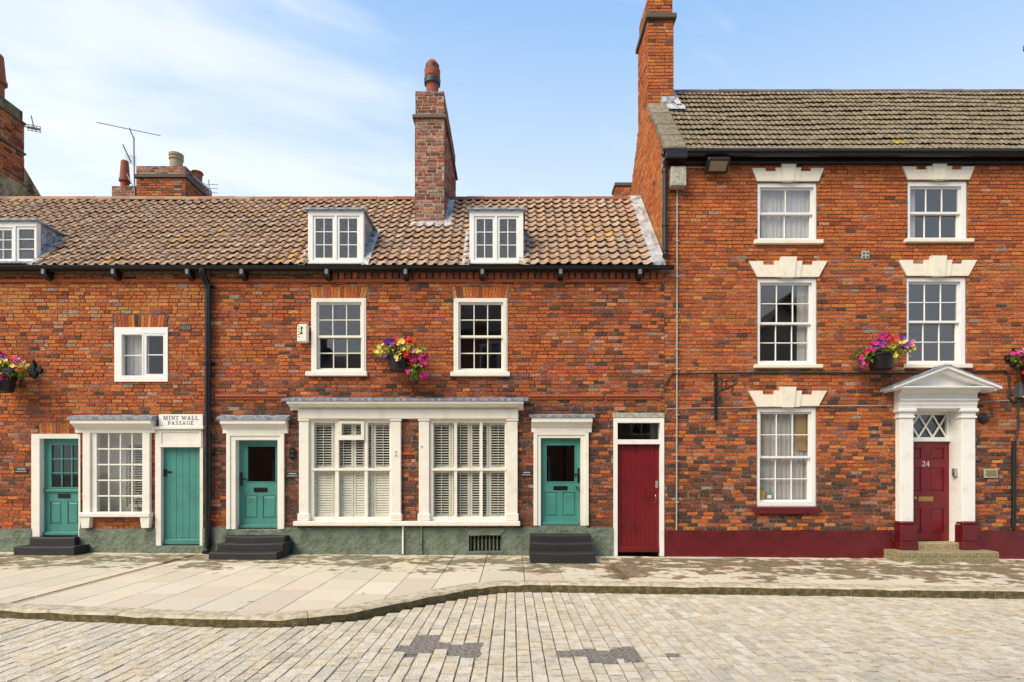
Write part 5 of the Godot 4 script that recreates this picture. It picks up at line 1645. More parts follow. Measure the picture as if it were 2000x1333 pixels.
func door_surround(h: Node3D) -> void:
	var d := part("door_surround", h)
	var cx := 8.655
	for s in [[7.89, 8.16], [9.147, 9.417]]:
		cbox("pilaster", Vector3(s[0], 0.70, -0.02), Vector3(s[1], 2.80, 0.15), 0.008, M.white, d)
		cbox("capital", Vector3(s[0] - 0.025, 2.80, -0.02), Vector3(s[1] + 0.025, 2.85, 0.175), 0.012, M.white, d)
		cbox("capital", Vector3(s[0] - 0.005, 2.851, -0.02), Vector3(s[1] + 0.005, 2.92, 0.155), 0.004, M.white, d)
		cbox("capital", Vector3(s[0] - 0.05, 2.921, -0.02), Vector3(s[1] + 0.05, 3.0, 0.20), 0.02, M.white, d)
		cbox("base_block", Vector3(s[0] - 0.045, 0.13, -0.02), Vector3(s[1] + 0.045, 0.30, 0.235), 0.012, M.maroon, d)
		cbox("base_block", Vector3(s[0] - 0.03, 0.301, -0.02), Vector3(s[1] + 0.03, 0.64, 0.215), 0.012, M.maroon, d)
		cbox("base_block", Vector3(s[0] - 0.02, 0.641, -0.02), Vector3(s[1] + 0.02, 0.70, 0.195), 0.025, M.maroon, d)
	# jambs and soffit of the recess
	cbox("jamb", Vector3(8.12, 0.25, -0.32), Vector3(8.1615, 3.0, 0.10), 0.003, M.white, d)
	cbox("jamb", Vector3(9.1455, 0.25, -0.32), Vector3(9.19, 3.0, 0.10), 0.003, M.white, d)
	cbox("soffit", Vector3(8.162, 2.965, -0.32), Vector3(9.145, 3.0, 0.10), 0.003, M.white, d)
	# entablature
	var en := MB.new()
	en.run_x([Vector2(-0.01, 3.002), Vector2(0.15, 3.002), Vector2(0.15, 3.07), Vector2(0.165, 3.075), Vector2(0.165, 3.14), Vector2(0.205, 3.165), Vector2(0.205, 3.19), Vector2(0.16, 3.195), Vector2(0.16, 3.30), Vector2(0.22, 3.33), Vector2(0.26, 3.37), Vector2(-0.01, 3.37)], 7.86, 9.45)
	obj("entablature", en, M.white, d)
	# pediment
	var by := 3.372
	var hw := 1.06
	var ay := 3.83
	var base := MB.new()
	base.run_x([Vector2(-0.005, by), Vector2(0.38, by), Vector2(0.40, by + 0.02), Vector2(0.40, by + 0.045), Vector2(-0.005, by + 0.045)], cx - hw + 0.06, cx + hw - 0.06)
	obj("pediment_base", base, M.white, d)
	var ty := MB.new()
	ty.prism(PackedVector2Array([Vector2(cx - hw + 0.2, by + 0.046), Vector2(cx + hw - 0.2, by + 0.046), Vector2(cx, ay - 0.09)]), Vector3.ZERO, Vector3.RIGHT, Vector3.UP, Vector3.BACK, 0.0, 0.2)
	obj("tympanum", ty, M.white, d)
	for s in [-1.0, 1.0]:
		for q in [[0.0, 0.055, 0.42, hw + 0.02, 0.0], [0.056, 0.11, 0.36, hw - 0.04, 0.0]]:
			var rk := MB.new()
			var sl: float = (ay - by - 0.05) / hw
			var P := func(x: float, off: float) -> Vector2: return Vector2(cx + s * x, ay - sl * x - off)
			rk.prism(PackedVector2Array([P.call(0.0, q[0]), P.call(q[3], q[0]), P.call(q[3], q[1]), P.call(0.0, q[1])]), Vector3.ZERO, Vector3.RIGHT, Vector3.UP, Vector3.BACK, 0.0, q[2])
			obj("raking_cornice", rk, M.white, d)
		var lead := MB.new()
		var sl2: float = (ay - by - 0.05) / hw
		lead.prism(PackedVector2Array([Vector2(cx, ay + 0.012), Vector2(cx + s * (hw + 0.05), ay + 0.012 - sl2 * (hw + 0.05)), Vector2(cx + s * (hw + 0.05), ay + 0.001 - sl2 * (hw + 0.05)), Vector2(cx, ay + 0.001)]), Vector3.ZERO, Vector3.RIGHT, Vector3.UP, Vector3.BACK, 0.0, 0.435)
		obj("lead_flashing", lead, M.lead, d)
	cbox("apex_cap", Vector3(cx - 0.07, ay - 0.015, 0.05), Vector3(cx + 0.07, ay + 0.03, 0.445), 0.012, M.leadpale, d)
	# door leaf with six panels, and the lattice fanlight over it
	var e := part("door", h)
	var L := [8.165, 0.285, 9.142, 2.34]
	var zf := -0.2
	var U := func(x: float) -> float: return 1000.0 + x * UNIT
	var V := func(y: float) -> float: return 1085.0 - y * UNIT
	var pan := []
	for r in [[0.44, 0.94], [1.31, 1.80], [1.98, 2.22]]:
		for s in [[8.28, 8.56], [8.75, 9.03]]: pan.append([U.call(s[0]), V.call(r[1]), U.call(s[1]), V.call(r[0])])
	door_leaf(e, [U.call(L[0]), V.call(L[3]), U.call(L[2]), V.call(L[1])], [], pan, zf, M.maroon_door)
	letter_plate(e, U.call(8.50), V.call(1.20), U.call(8.81), V.call(1.10), zf, M.brass)
	lettering("24", 0.15, Vector3(8.655, 1.885, zf + 0.003), M.letter_pale, e)
	var kn := MB.new()
	kn.lathe(Vector3.ZERO, [[0.0, -0.02], [0.03, -0.01], [0.034, 0.01], [0.015, 0.03], [0.02, 0.05], [0.0, 0.05]], 14)
	var knob := obj("knob", kn, M.brass, e)
	knob.transform = Transform3D(Basis(Vector3.RIGHT, -PI / 2), Vector3(8.40, 1.17, zf + 0.045))
	var f := part("fanlight", h)
	var fr := MB.new()
	fr.plate(8.165, 2.345, 9.142, 2.962, [[8.22, 2.44, 9.09, 2.91]], zf - 0.06, zf + 0.01)
	obj("frame", fr, M.white, f)
	cbox("transom", Vector3(8.165, 2.345, zf + 0.0105), Vector3(9.142, 2.43, zf + 0.05), 0.01, M.white, f)
	pane(f, Vector2(8.22, 2.44), Vector2(9.09, 2.91), zf - 0.03)
	for i in range(-2, 5):
		for s in [-1.0, 1.0]:
			# clip each slanting bar to the opening
			var xa: float = 8.22 + 0.29 * i; var xb: float = xa + 0.29
			if s < 0:
				var t := xa
				xa = xb
				xb = t
			var pa := Vector2(xa, 2.44); var pb := Vector2(xb, 2.91)
			if maxf(xa, xb) < 8.23 or minf(xa, xb) > 9.08: continue
			if minf(xa, xb) < 8.22 or maxf(xa, xb) > 9.09:
				var lim := 8.22 if minf(xa, xb) < 8.22 else 9.09
				var tt := (lim - xa) / (xb - xa)
				var cut := pa.lerp(pb, tt)
				if (lim < 8.5 and xa < lim) or (lim > 8.5 and xa > lim): pa = cut
				else: pb = cut
			var dir := (pb - pa).normalized()
			var nn := Vector2(-dir.y, dir.x) * 0.016
			var bar := MB.new()
			bar.prism(PackedVector2Array([pa - nn, pb - nn, pb + nn, pa + nn]), Vector3.ZERO, Vector3.RIGHT, Vector3.UP, Vector3.BACK, zf - 0.02, zf + (0.004 if s > 0 else 0.001))
			obj("lattice_bar", bar, M.white, f)
	var st := part("doorstep", h)
	step_block(st, 8.13, 9.18, 0.0, 0.275, -0.35, 0.12, mat(lin(0.40, 0.33, 0.2), 0.85, M.stone.albedo_texture, 0.5))
	step_block(st, 7.62, 9.60, -0.2, 0.135, -0.3, 0.5, mat(lin(0.30, 0.27, 0.16), 0.85, M.stone.albedo_texture, 0.4))

# ---------------------------------------------------------------- what shows above the roofs behind
func cone_pot(c: Node3D, at: Vector3, r: float, tall: float) -> void:
	var p := MB.new()
	p.lathe(at, [[0.0, 0.0], [r * 0.8, 0.0], [r * 0.8, tall * 0.3], [r * 1.12, tall * 0.33], [r * 1.12, tall * 0.40], [r * 0.98, tall * 0.42], [r * 0.72, tall * 0.97], [r * 0.6, tall], [r * 0.5, tall], [r * 0.5, tall * 0.9], [0.0, tall * 0.9]], 18)
	obj("chimney_pot", p, M.terracotta, c)
func make_behind() -> void:
	# neighbour's gable with a big stack, mostly out of the picture
	var n := thing("gabled_house", "rendered gable end with tall brick chimney stack beyond the cottage's dormer", "house")
	var shell := MB.new()
	shell.prism(PackedVector2Array([Vector2(0.0, -0.3), Vector2(0.0, 7.6), Vector2(-2.6, 10.35), Vector2(-3.55, 9.9), Vector2(-4.4, 9.15), Vector2(-6.5, 7.0), Vector2(-6.5, -0.3)]), Vector3(-13.02, 0, 0), Vector3.BACK, Vector3.UP, Vector3.LEFT, 0.0, 5.0)
	obj("wall", shell, M.render, n)
	var cs := part("chimney", n)
	brick_stack(cs, "old_stack", -14.3, -13.0, 9.4, 11.0, -3.55, -2.3, 0)
	cbox("band", Vector3(-14.33, 11.0, -3.59), Vector3(-12.965, 11.06, -2.26), 0.01, mat(lin(0.16, 0.12, 0.07), 0.9, M.brick.albedo_texture, 0.6), cs)
	cbox("band", Vector3(-14.33, 10.2, -3.585), Vector3(-12.968, 10.25, -2.265), 0.01, mat(lin(0.13, 0.09, 0.06), 0.9, M.brick.albedo_texture, 0.6), cs)
	cbox("cap", Vector3(-14.28, 11.061, -3.54), Vector3(-13.02, 11.35, -2.31), 0.02, mat(lin(0.19, 0.17, 0.08), 0.9, M.render.albedo_texture, 0.9), cs)
	cone_pot(cs, Vector3(-13.2, 11.34, -2.95), 0.19, 1.1)
	# twin stack behind the ridge
	var a := thing("chimney_stack", "broad brick chimney stack with buff and terracotta pots behind the pantiled ridge", "chimney")
	var base := MB.new()
	base.box(Vector3(-11.6, -0.3, -7.6), Vector3(-10.08, 8.4, -6.0), Color(0.3, 0.15, 0.1))
	obj("breast", base, M.mortar, a)
	brick_stack(a, "old_stack", -11.6, -10.08, 8.4, 10.85, -7.6, -6.0, 90)
	cbox("band", Vector3(-11.65, 10.85, -7.65), Vector3(-10.03, 10.96, -5.95), 0.01, mat(lin(0.14, 0.11, 0.085), 0.9, M.brick.albedo_texture, 0.6), a)
	brick_stack(a, "stack", -11.6, -10.08, 10.96, 11.22, -7.6, -6.0, 0)
	var bp := MB.new()
	bp.lathe(Vector3(-10.62, 11.2, -6.45), [[0.0, 0.0], [0.19, 0.0], [0.185, 0.42], [0.21, 0.44], [0.21, 0.5], [0.19, 0.51], [0.215, 0.55], [0.215, 0.62], [0.17, 0.62], [0.17, 0.5], [0.0, 0.5]], 20)
	obj("chimney_pot", bp, M.buffpot, a)
	var tp := MB.new()
	tp.lathe(Vector3(-10.2, 11.2, -6.9), [[0.0, 0.0], [0.14, 0.0], [0.16, 0.22], [0.19, 0.26], [0.17, 0.3], [0.13, 0.3], [0.0, 0.28]], 18)
	obj("chimney_pot", tp, M.terracotta, a)
	var mp := MB.new()
	mp.lathe(Vector3(-11.25, 11.2, -6.5), [[0.0, 0.0], [0.11, 0.0], [0.12, 0.16], [0.09, 0.2], [0.0, 0.2]], 14)
	obj("cowl", mp, M.steel, a)
	var b := thing("chimney_stack", "small weathered chimney stack with one tapered terracotta pot beside the broad stack", "chimney")
	var base2 := MB.new()
	base2.box(Vector3(-12.42, -0.3, -7.2), Vector3(-11.68, 8.6, -6.1), Color(0.25, 0.15, 0.1))
	obj("breast", base2, M.mortar, b)
	brick_stack(b, "stack", -12.42, -11.68, 8.6, 10.66, -7.2, -6.1, 40)
	cbox("band", Vector3(-12.48, 10.12, -7.25), Vector3(-11.66, 10.22, -6.05), 0.01, mat(lin(0.16, 0.13, 0.10), 0.9, M.brick.albedo_texture, 0.6), b)
	cone_pot(b, Vector3(-12.28, 10.65, -6.5), 0.15, 1.0)
	# a stack just showing beside the townhouse gable
	var c := thing("chimney_stack", "narrow brick chimney stack just showing behind the townhouse's gable", "chimney")
	brick_stack(c, "old_stack", 3.56, 4.3, -0.3, 11.6, -8.6, -8.0, 0)
	cbox("cap", Vector3(3.52, 11.6, -8.64), Vector3(4.34, 11.72, -7.96), 0.015, mat(lin(0.15, 0.11, 0.08), 0.9, M.brick.albedo_texture, 0.6), c)
	# aerials
	var t1 := thing("television_aerial", "tall mast aerial with one long rod between the two stacks", "aerial")
	var m := MB.new()
	m.tube([Vector3(-11.66, 9.8, -6.04), Vector3(-11.70, 12.15, -6.04)], 0.022, 8)
	obj("mast", m, M.aluminium, t1)
	var boom := MB.new()
	boom.tube([pt(188, 239, -5.7), pt(254, 253, -6.02), pt(313, 265, -6.2)], 0.011, 6)
	boom.tube([pt(252, 250, -6.04), pt(262, 274, -6.06)], 0.018, 6)
	obj("rod", boom, M.aluminium, t1)
	var yg := MB.new()
	yg.tube([pt(239, 282, -5.8), pt(256, 318, -6.06)], 0.018, 6)
	for i in 5:
		var y0 := 302.0 + i * 4.0
		yg.tube([pt(243 + i * 1.5, y0, -6.0), pt(266, y0 + 5, -6.1)], 0.008, 5)
	obj("elements", yg, M.aluminium, t1)
	var stay := MB.new()
	stay.tube([pt(247, 340, -6.3), pt(258, 362, -6.05)], 0.014, 6)
	obj("stay", stay, M.aluminium, t1)
	var t2 := thing("television_aerial", "yagi aerial with many short elements on the broad stack's right side", "aerial")
	var bo := MB.new()
	bo.tube([pt(376, 343, -6.4), pt(412, 374, -6.4)], 0.018, 6)
	bo.tube([pt(380, 352, -6.9), pt(384, 350, -6.4)], 0.02, 6)
	obj("boom", bo, M.aluminium, t2)
	for i in 9:
		var el := MB.new()
		var u := 378.0 + i * 3.4; var v := 345.0 + i * 3.0
		el.tube([pt(u - 6, v - 1.5, -6.3), pt(u + 7, v + 2.0, -6.5)], 0.008, 5)
		obj("element", el, M.aluminium, t2)
	for i in 4:
		var el := MB.new()
		el.tube([pt(402, 360 + i * 8, -6.4), pt(425, 361 + i * 8, -6.4)], 0.01, 5)
		obj("element", el, M.aluminium, t2)
	var rd := MB.new()
	rd.tube([pt(407, 351, -6.4), pt(410, 386, -6.4)], 0.013, 6)
	obj("reflector_post", rd, M.aluminium, t2)
	var t3 := thing("television_aerial", "small aerial with a grid reflector on the neighbouring gable's stack", "aerial")
	var q := MB.new()
	q.tube([pt(44, 247, -3.4), pt(78, 253, -3.4)], 0.014, 6)
	q.tube([pt(60, 226, -3.4), pt(67, 254, -3.4)], 0.014, 6)
	obj("boom", q, M.aluminium, t3)
	var gq := MB.new()
	for i in 4: gq.tube([pt(53, 243 + i * 3.6, -3.42), pt(79, 248 + i * 3.6, -3.42)], 0.009, 5)
	for i in 4: gq.tube([pt(54 + i * 8, 243 + i * 1.6, -3.42), pt(54 + i * 8, 255 + i * 1.6, -3.42)], 0.008, 5)
	obj("grid", gq, M.aluminium, t3)

# ---------------------------------------------------------------- the other side of the street, seen in the window panes
func make_opposite() -> void:
	var rows := [
		[-16.0, -9.6, 5.6, 8.0, false, [0.30, 0.12, 0.07], "brick house with slate roof across the street, facing the cottage"],
		[-9.5, -4.4, 5.9, 7.9, false, [0.55, 0.52, 0.45], "low cream-painted house across the street, left of the tall brick one"],
		[-4.3, 2.4, 8.4, 11.2, false, [0.24, 0.10, 0.06], "tall dark brick house across the street, facing the wide shopfront"],
		[2.5, 9.4, 6.2, 8.8, false, [0.34, 0.15, 0.09], "red brick house across the street beside the half-timbered gable"],
		[9.5, 16.0, 6.4, 9.9, true, [0.52, 0.49, 0.43], "gable-fronted white house across the street with dark bargeboards"]]
	var slate := mat(lin(0.09, 0.085, 0.085), 0.8, M.stone.albedo_texture, 1.0)
	for r in rows:
		var h := thing("facing_house", r[6], "house")
		var z := 15.0
		var wm := mat(lin(r[5][0], r[5][1], r[5][2]), 0.9, M.brick.albedo_texture, 1.2)
		var x0: float = r[0]; var x1: float = r[1]
		var holes := []
		var n := 3
		for i in n:
			var cx := lerpf(x0, x1, (i + 0.5) / n)
			for y in [1.0, 3.7, 6.4]:
				if y + 1.6 < r[2]: holes.append([cx - 0.5, y, cx + 0.5, y + 1.55])
		var w := MB.new()
		w.plate(x0, -0.36, x1, r[2], holes, z, z + 0.3)
		if r[4]: w.prism(PackedVector2Array([Vector2(x0, r[2] + 0.001), Vector2(x1, r[2] + 0.001), Vector2((x0 + x1) * 0.5, r[3])]), Vector3.ZERO, Vector3.RIGHT, Vector3.UP, Vector3.BACK, z, z + 0.3)
		w.box(Vector3(x0, -0.36, z + 6.0), Vector3(x1, r[2], z + 6.3))
		w.box(Vector3(x0, -0.36, z + 0.301), Vector3(x0 + 0.2, r[2], z + 5.999))
		w.box(Vector3(x1 - 0.2, -0.36, z + 0.301), Vector3(x1, r[2], z + 5.999))
		obj("wall", w, wm, h)
		for q in holes:
			var wd := part("window", h)
			var f := MB.new()
			f.plate(q[0], q[1], q[2], q[3], [[q[0] + 0.08, q[1] + 0.08, (q[0] + q[2]) * 0.5 - 0.03, q[3] - 0.08], [(q[0] + q[2]) * 0.5 + 0.03, q[1] + 0.08, q[2] - 0.08, q[3] - 0.08]], z + 0.05, z + 0.12)
			obj("frame", f, M.white, wd)
			pane(wd, Vector2(q[0] + 0.05, q[1] + 0.05), Vector2(q[2] - 0.05, q[3] - 0.05), z + 0.09)
		var rf_ := MB.new()
		if r[4]:
			var mx := (x0 + x1) * 0.5
			for s in [x0 - 0.3, x1 + 0.3]:
				var k: float = (r[3] - r[2]) / (mx - x0)
				var ye: float = r[2] - 0.3 * k
				rf_.prism(PackedVector2Array([Vector2(s, ye), Vector2(mx, r[3] + 0.01), Vector2(mx, r[3] + 0.16), Vector2(s, ye + 0.15)]), Vector3.ZERO, Vector3.RIGHT, Vector3.UP, Vector3.BACK, z - 0.3, z + 6.3)
		else:
			rf_.prism(PackedVector2Array([Vector2(z - 0.3, r[2] - 0.05), Vector2(z + 3.1, r[3]), Vector2(z + 6.6, r[2] - 0.05), Vector2(z + 6.6, r[2] + 0.1), Vector2(z + 3.1, r[3] + 0.15), Vector2(z - 0.3, r[2] + 0.1)]), Vector3.ZERO, Vector3.BACK, Vector3.UP, Vector3.RIGHT, x0 - 0.02, x1 + 0.02)
		obj("roof", rf_, slate, h)
		cbox("chimney", Vector3(x1 - 1.2, r[3] - 1.0, z + 2.4), Vector3(x1 - 0.3, r[3] + 1.1, z + 3.6), 0.02, wm, h)
		cbox("door", Vector3(lerpf(x0, x1, 0.33) - 0.45, -0.33, z - 0.02), Vector3(lerpf(x0, x1, 0.33) + 0.45, 1.8, z - 0.001), 0.01, M.slate, h)
	# facing pavement
	var p := MB.new()
	p.box(Vector3(-18, -0.34, 13.2), Vector3(18, -0.05, 14.99), Color(0.48, 0.43, 0.34))
	obj("facing_pavement", p, M.stone, self).set_meta("kind", "structure")

# ---------------------------------------------------------------- things fixed to the fronts
func name_plaque(label: String, u0: float, v0: float, u1: float, v1: float, seed_: int) -> void:
	var t := thing("name_plaque", label, "plaque", Vector3.ZERO, "small dark name plaques")
	dbox("plate", u0, v0, u1, v1, 0.002, 0.018, 0.003, M.slate, t)
	var r := RandomNumberGenerator.new()
	r.seed = seed_
	# two lines of small cut letters, too small to read
	for line in [[0.40, 0.24, 0.16], [0.78, 0.12, 0.10]]:
		var u := lerpf(u0, u1, line[1])
		while u < lerpf(u0, u1, 0.94 - line[1] * 0.6):
			var w := r.randf_range(0.7, 1.5)
			var v := lerpf(v0, v1, line[0])
			dbox("letter", u, v - (v1 - v0) * line[2], u + w, v, 0.0182, 0.0195, 0.0003, M.letter_pale, t)
			u += w + 0.5
func make_fittings() -> void:
	name_plaque("dark name plaque on the brick beside the cottage's half-glazed door", 28, 913, 55, 924, 1)
	name_plaque("dark name plaque below the black bell, between door and shopfront", 558, 922, 584, 933, 2)
	name_plaque("dark name plaque with pale letters between shopfront and second teal door", 1017, 920, 1039, 931, 3)
	var bell := thing("doorbell", "black rectangular doorbell box on brick pier beside the first teal door", "doorbell")
	dbox("housing", 566.5, 875, 577, 897, 0.002, 0.05, 0.012, M.black, bell)
	dbox("camera_eye", 569, 879, 574.5, 884, 0.0505, 0.056, 0.003, M.slate, bell)
	dbox("button", 569, 888, 574.5, 893, 0.0505, 0.056, 0.003, M.slate, bell)
	# alarm box with a dark emblem and a column of small green letters
	var al := thing("alarm_box", "cream alarm box with a dark emblem beside the upstairs sash window", "alarm")
	dbox("housing", 583, 636, 604, 671.5, 0.002, 0.11, 0.03, M.alarm, al)
	var em := MB.new()
	var z := 0.1105
	var P := func(u: float, v: float) -> Vector2: return Vector2(ex(u), ey(v))
	em.prism(PackedVector2Array([P.call(588.5, 655.5), P.call(595, 655.5), P.call(593.4, 651), P.call(593.2, 646.5), P.call(591.2, 646.5), P.call(591, 651)]), Vector3.ZERO, Vector3.RIGHT, Vector3.UP, Vector3.BACK, z, z + 0.002)
	em.prism(PackedVector2Array([P.call(590.4, 646), P.call(591, 641.2), P.call(592.6, 640.4), P.call(594.4, 641.6), P.call(595, 644), P.call(593.6, 646)]), Vector3.ZERO, Vector3.RIGHT, Vector3.UP, Vector3.BACK, z, z + 0.002)
	obj("emblem", em, M.letter_dark, al)
	for i in 5: dbox("letter", 585.6, 639 + i * 5.2, 588.4, 641.4 + i * 5.2, z, z + 0.0015, 0.0004, mat(lin(0.16, 0.2, 0.15), 0.6), al)
	# broken round vent and small iron grille in the brickwork
	var vg := thing("vent_grille", "small dark green ventilation grille in brick above the cottage casement", "vent")
	dbox("plate", 349, 635.5, 373, 646, 0.003, 0.014, 0.003, M.slate, vg)
	for i in 6: dbox("slot", 351 + i * 3.7, 637.5, 353 + i * 3.7, 644, 0.0143, 0.018, 0.001, M.plinth_green, vg)
	# floodlight, junction box and conduit under the tall eaves
	var fl := thing("floodlight", "black floodlight angled down under the townhouse eaves", "floodlight")
	var xf := Transform3D(Basis(Vector3.RIGHT, 0.75), Vector3(ex(1395), ey(333), 0.2))
	var hb := MB.new()
	hb.cham(Vector3(-0.23, -0.15, -0.05), Vector3(0.23, 0.15, 0.05), 0.025, Color.WHITE, xf)
	obj("housing", hb, M.iron, fl)
	var gl := MB.new()
	gl.cham(Vector3(-0.17, -0.09, 0.0505), Vector3(0.17, 0.09, 0.056), 0.002, Color.WHITE, xf)
	obj("lens", gl, mat(lin(0.26, 0.19, 0.11), 0.3), fl)
	var arm := MB.new()
	arm.tube([Vector3(ex(1385), ey(330), 0.0), Vector3(ex(1385), ey(330), 0.17)], 0.03, 8)
	arm.tube([Vector3(ex(1404), ey(330), 0.0), Vector3(ex(1404), ey(330), 0.17)], 0.03, 8)
	obj("bracket", arm, M.iron, fl)
	var jb := thing("junction_box", "grey metal junction box with a conduit running down from it", "electrical box")
	cbox("housing", pt(1311, 362, 0.2) + Vector3(0, 0, -0.195), pt(1341, 325, 0.2), 0.01, M.greybox, jb)
	var lk := MB.new()
	lk.tube([Vector3(ex(1342), ey(328), 0.02), Vector3(ex(1378), ey(328), 0.02)], 0.01, 6)
	obj("feed", lk, M.wire, jb)
	var cd := MB.new()
	cd.tube([Vector3(ex(1322), ey(358), 0.03), Vector3(ex(1322), ey(700), 0.022), Vector3(ex(1321), ey(1036), 0.026)], 0.0165, 8)
	obj("conduit", cd, M.wire, jb)
	for v in [400, 470, 540, 610, 682, 720, 810, 900, 980]: dbox("saddle", 1318.5, v, 1325.5, v + 2.5, 0.0, 0.042, 0.004, M.wire, jb)
	# wrought iron sign bracket
	var ib := thing("sign_bracket", "black wrought iron sign bracket with leaf scrolls, no sign hung", "bracket")
	dbox("post", 1394.5, 731, 1399.5, 820, 0.002, 0.04, 0.006, M.iron, ib)
	var am := MB.new()
	am.tube([pt(1398, 768, 0.03), pt(1418, 760, 0.2), pt(1440, 749, 0.4)], 0.017, 8)
	obj("arm", am, M.iron, ib)
	for q in [[[1411, 762], [1409, 752], [1412, 745], [1409, 739]], [[1417, 758], [1420, 750], [1416, 745], [1421, 744]], [[1436, 751], [1432, 746], [1433, 742], [1438, 744]], [[1404, 766], [1403, 772], [1408, 777], [1406, 781]], [[1430, 755], [1431, 762], [1428, 766], [1434, 769]], [[1399, 748], [1405, 746], [1410, 749]], [[1398, 757], [1403, 761], [1400, 764]], [[1398, 742], [1403, 745], [1400, 750]]]:
		var sc := MB.new()
		var path := []
		for p in q: path.append(pt(p[0], p[1], 0.03 + clampf((p[0] - 1398.0) * 0.009, 0.0, 0.4)))
		sc.tube(path, 0.012, 6, Color.WHITE, 0.02)
		obj("scroll", sc, M.iron, ib)
	# cables along the front
	var c1 := thing("cable", "thick black cable sagging along the townhouse front under the first-floor sills", "cable")
	var m1 := MB.new()
	m1.tube([Vector3(ex(1291), ey(760), 0.03), Vector3(ex(1297), ey(752), 0.05), Vector3(ex(1306), ey(738), 0.03), Vector3(ex(1312), ey(731), 0.025), Vector3(ex(1400), ey(730), 0.05), Vector3(ex(1520), ey(728.5), 0.025), Vector3(ex(1660), ey(729), 0.025), Vector3(ex(1740), ey(730), 0.025), Vector3(ex(1900), ey(727), 0.025), Vector3(ex(1962), ey(725), 0.025), Vector3(ex(1969), ey(731), 0.025), Vector3(ex(1970), ey(762), 0.025), Vector3(ex(1968), ey(775), 0.03), Vector3(ex(1976), ey(786), 0.04), Vector3(ex(1986), ey(780), 0.04)], 0.019, 8)
	obj("sheath", m1, M.cable, c1)
	var c2 := thing("cable", "thin grey cable running along the townhouse front above the ground-floor window", "cable")
	var m2 := MB.new()
	m2.tube([Vector3(ex(1300), ey(806), 0.02), Vector3(ex(1303), ey(799), 0.02), Vector3(ex(1330), ey(798), 0.02), Vector3(ex(1440), ey(797), 0.02), Vector3(ex(1478), ey(795.5), 0.03), Vector3(ex(1600), ey(793.5), 0.03), Vector3(ex(1748), ey(793), 0.02)], 0.009, 6)
	m2.tube([Vector3(ex(1916), ey(784.5), 0.02), Vector3(ex(1970), ey(783), 0.02)], 0.009, 6)
	obj("sheath", m2, M.wire, c2)
	var cb := thing("cable_box", "dark grey cable box with a black pipe below it, right of the pedimented door", "electrical box")
	dbox("housing", 1981, 749, 2008, 779, 0.0, 0.16, 0.015, mat(lin(0.07, 0.075, 0.08), 0.5), cb)
	for u in [1984, 1993]: dbox("label", u, 776, u + 5, 778.4, 0.1605, 0.163, 0.001, M.letter_pale, cb)
	var tail := MB.new()
	tail.tube([Vector3(ex(1987), ey(778), 0.05), Vector3(ex(1986), ey(800), 0.03), Vector3(ex(1988), ey(830), 0.025), Vector3(ex(1984), ey(850), 0.03), Vector3(ex(1979), ey(864), 0.035)], 0.02, 8)
	obj("tail", tail, M.cable, cb)
	var gp := MB.new()
	gp.tube([Vector3(ex(1978), ey(862), 0.04), Vector3(ex(1977), ey(1032), 0.04)], 0.04, 10)
	obj("guard_pipe", gp, M.iron, cb)
	var bl := thing("bell_cover", "round black bell cover on brick beside the right pilaster capital", "bell")
	var dm := MB.new()
	dm.lathe(Vector3.ZERO, [[0.11, 0.0], [0.11, 0.02], [0.09, 0.045], [0.05, 0.06], [0.0, 0.062]], 18)
	var dmo := obj("dome", dm, M.iron, bl)
	dmo.transform = Transform3D(Basis(Vector3.RIGHT, PI / 2), Vector3(ex(1920), ey(818), 0.0))
	var mt := thing("meter_plate", "small stone-framed brass plate on brick right of the pedimented door", "plaque")
	dbox("frame", 1921, 916, 1947, 934, 0.0, 0.035, 0.006, M.greybox, mt)
	dbox("plate", 1924, 919, 1944, 931, 0.0355, 0.04, 0.001, mat(lin(0.20, 0.15, 0.07), 0.5), mt)
	var wp := thing("wall_plate", "small pale square plate between the townhouse's upper windows", "plaque")
	dbox("plate", 1682.5, 491, 1697.5, 506, 0.002, 0.02, 0.003, mat(lin(0.36, 0.36, 0.38), 0.5), wp)
	for p in [[1685, 494], [1692, 494], [1685, 501], [1692, 501]]: dbox("bolt", p[0], p[1], p[0] + 3, p[1] + 3, 0.0205, 0.03, 0.003, M.iron, wp)
	# intercom on the jamb of the townhouse door
	var ic := thing("intercom", "steel intercom panel on the white jamb of the maroon door", "intercom")
	cbox("panel", Vector3(9.085, 1.62, -0.06), Vector3(9.1445, 1.79, 0.04), 0.01, M.steel, ic)
	cbox("button", Vector3(9.078, 1.66, -0.02), Vector3(9.0845, 1.70, 0.02), 0.002, M.slate, ic)
	# iron fleur-de-lis wall anchors
	for r in [[68, 725, "black iron fleur-de-lis anchor on the cottage wall beside the flower basket"], [1977, 702, "black iron fleur-de-lis anchor on the townhouse wall above the cable box"]]:
		var fd := thing("wall_anchor", r[2], "wall anchor")
		var k := 1.0
		var o := Vector3(ex(r[0]), ey(r[1]), 0.0)
		var ct := MB.new()
		ct.prism(PackedVector2Array([Vector2(0, 0.215), Vector2(0.03, 0.1), Vector2(0.035, 0.0), Vector2(0.075, -0.06), Vector2(0.06, -0.12), Vector2(0.0, -0.16), Vector2(-0.06, -0.12), Vector2(-0.075, -0.06), Vector2(-0.035, 0.0), Vector2(-0.03, 0.1)]), o, Vector3.RIGHT, Vector3.UP, Vector3.BACK, 0.0, 0.07)
		obj("centre_leaf", ct, M.iron, fd)
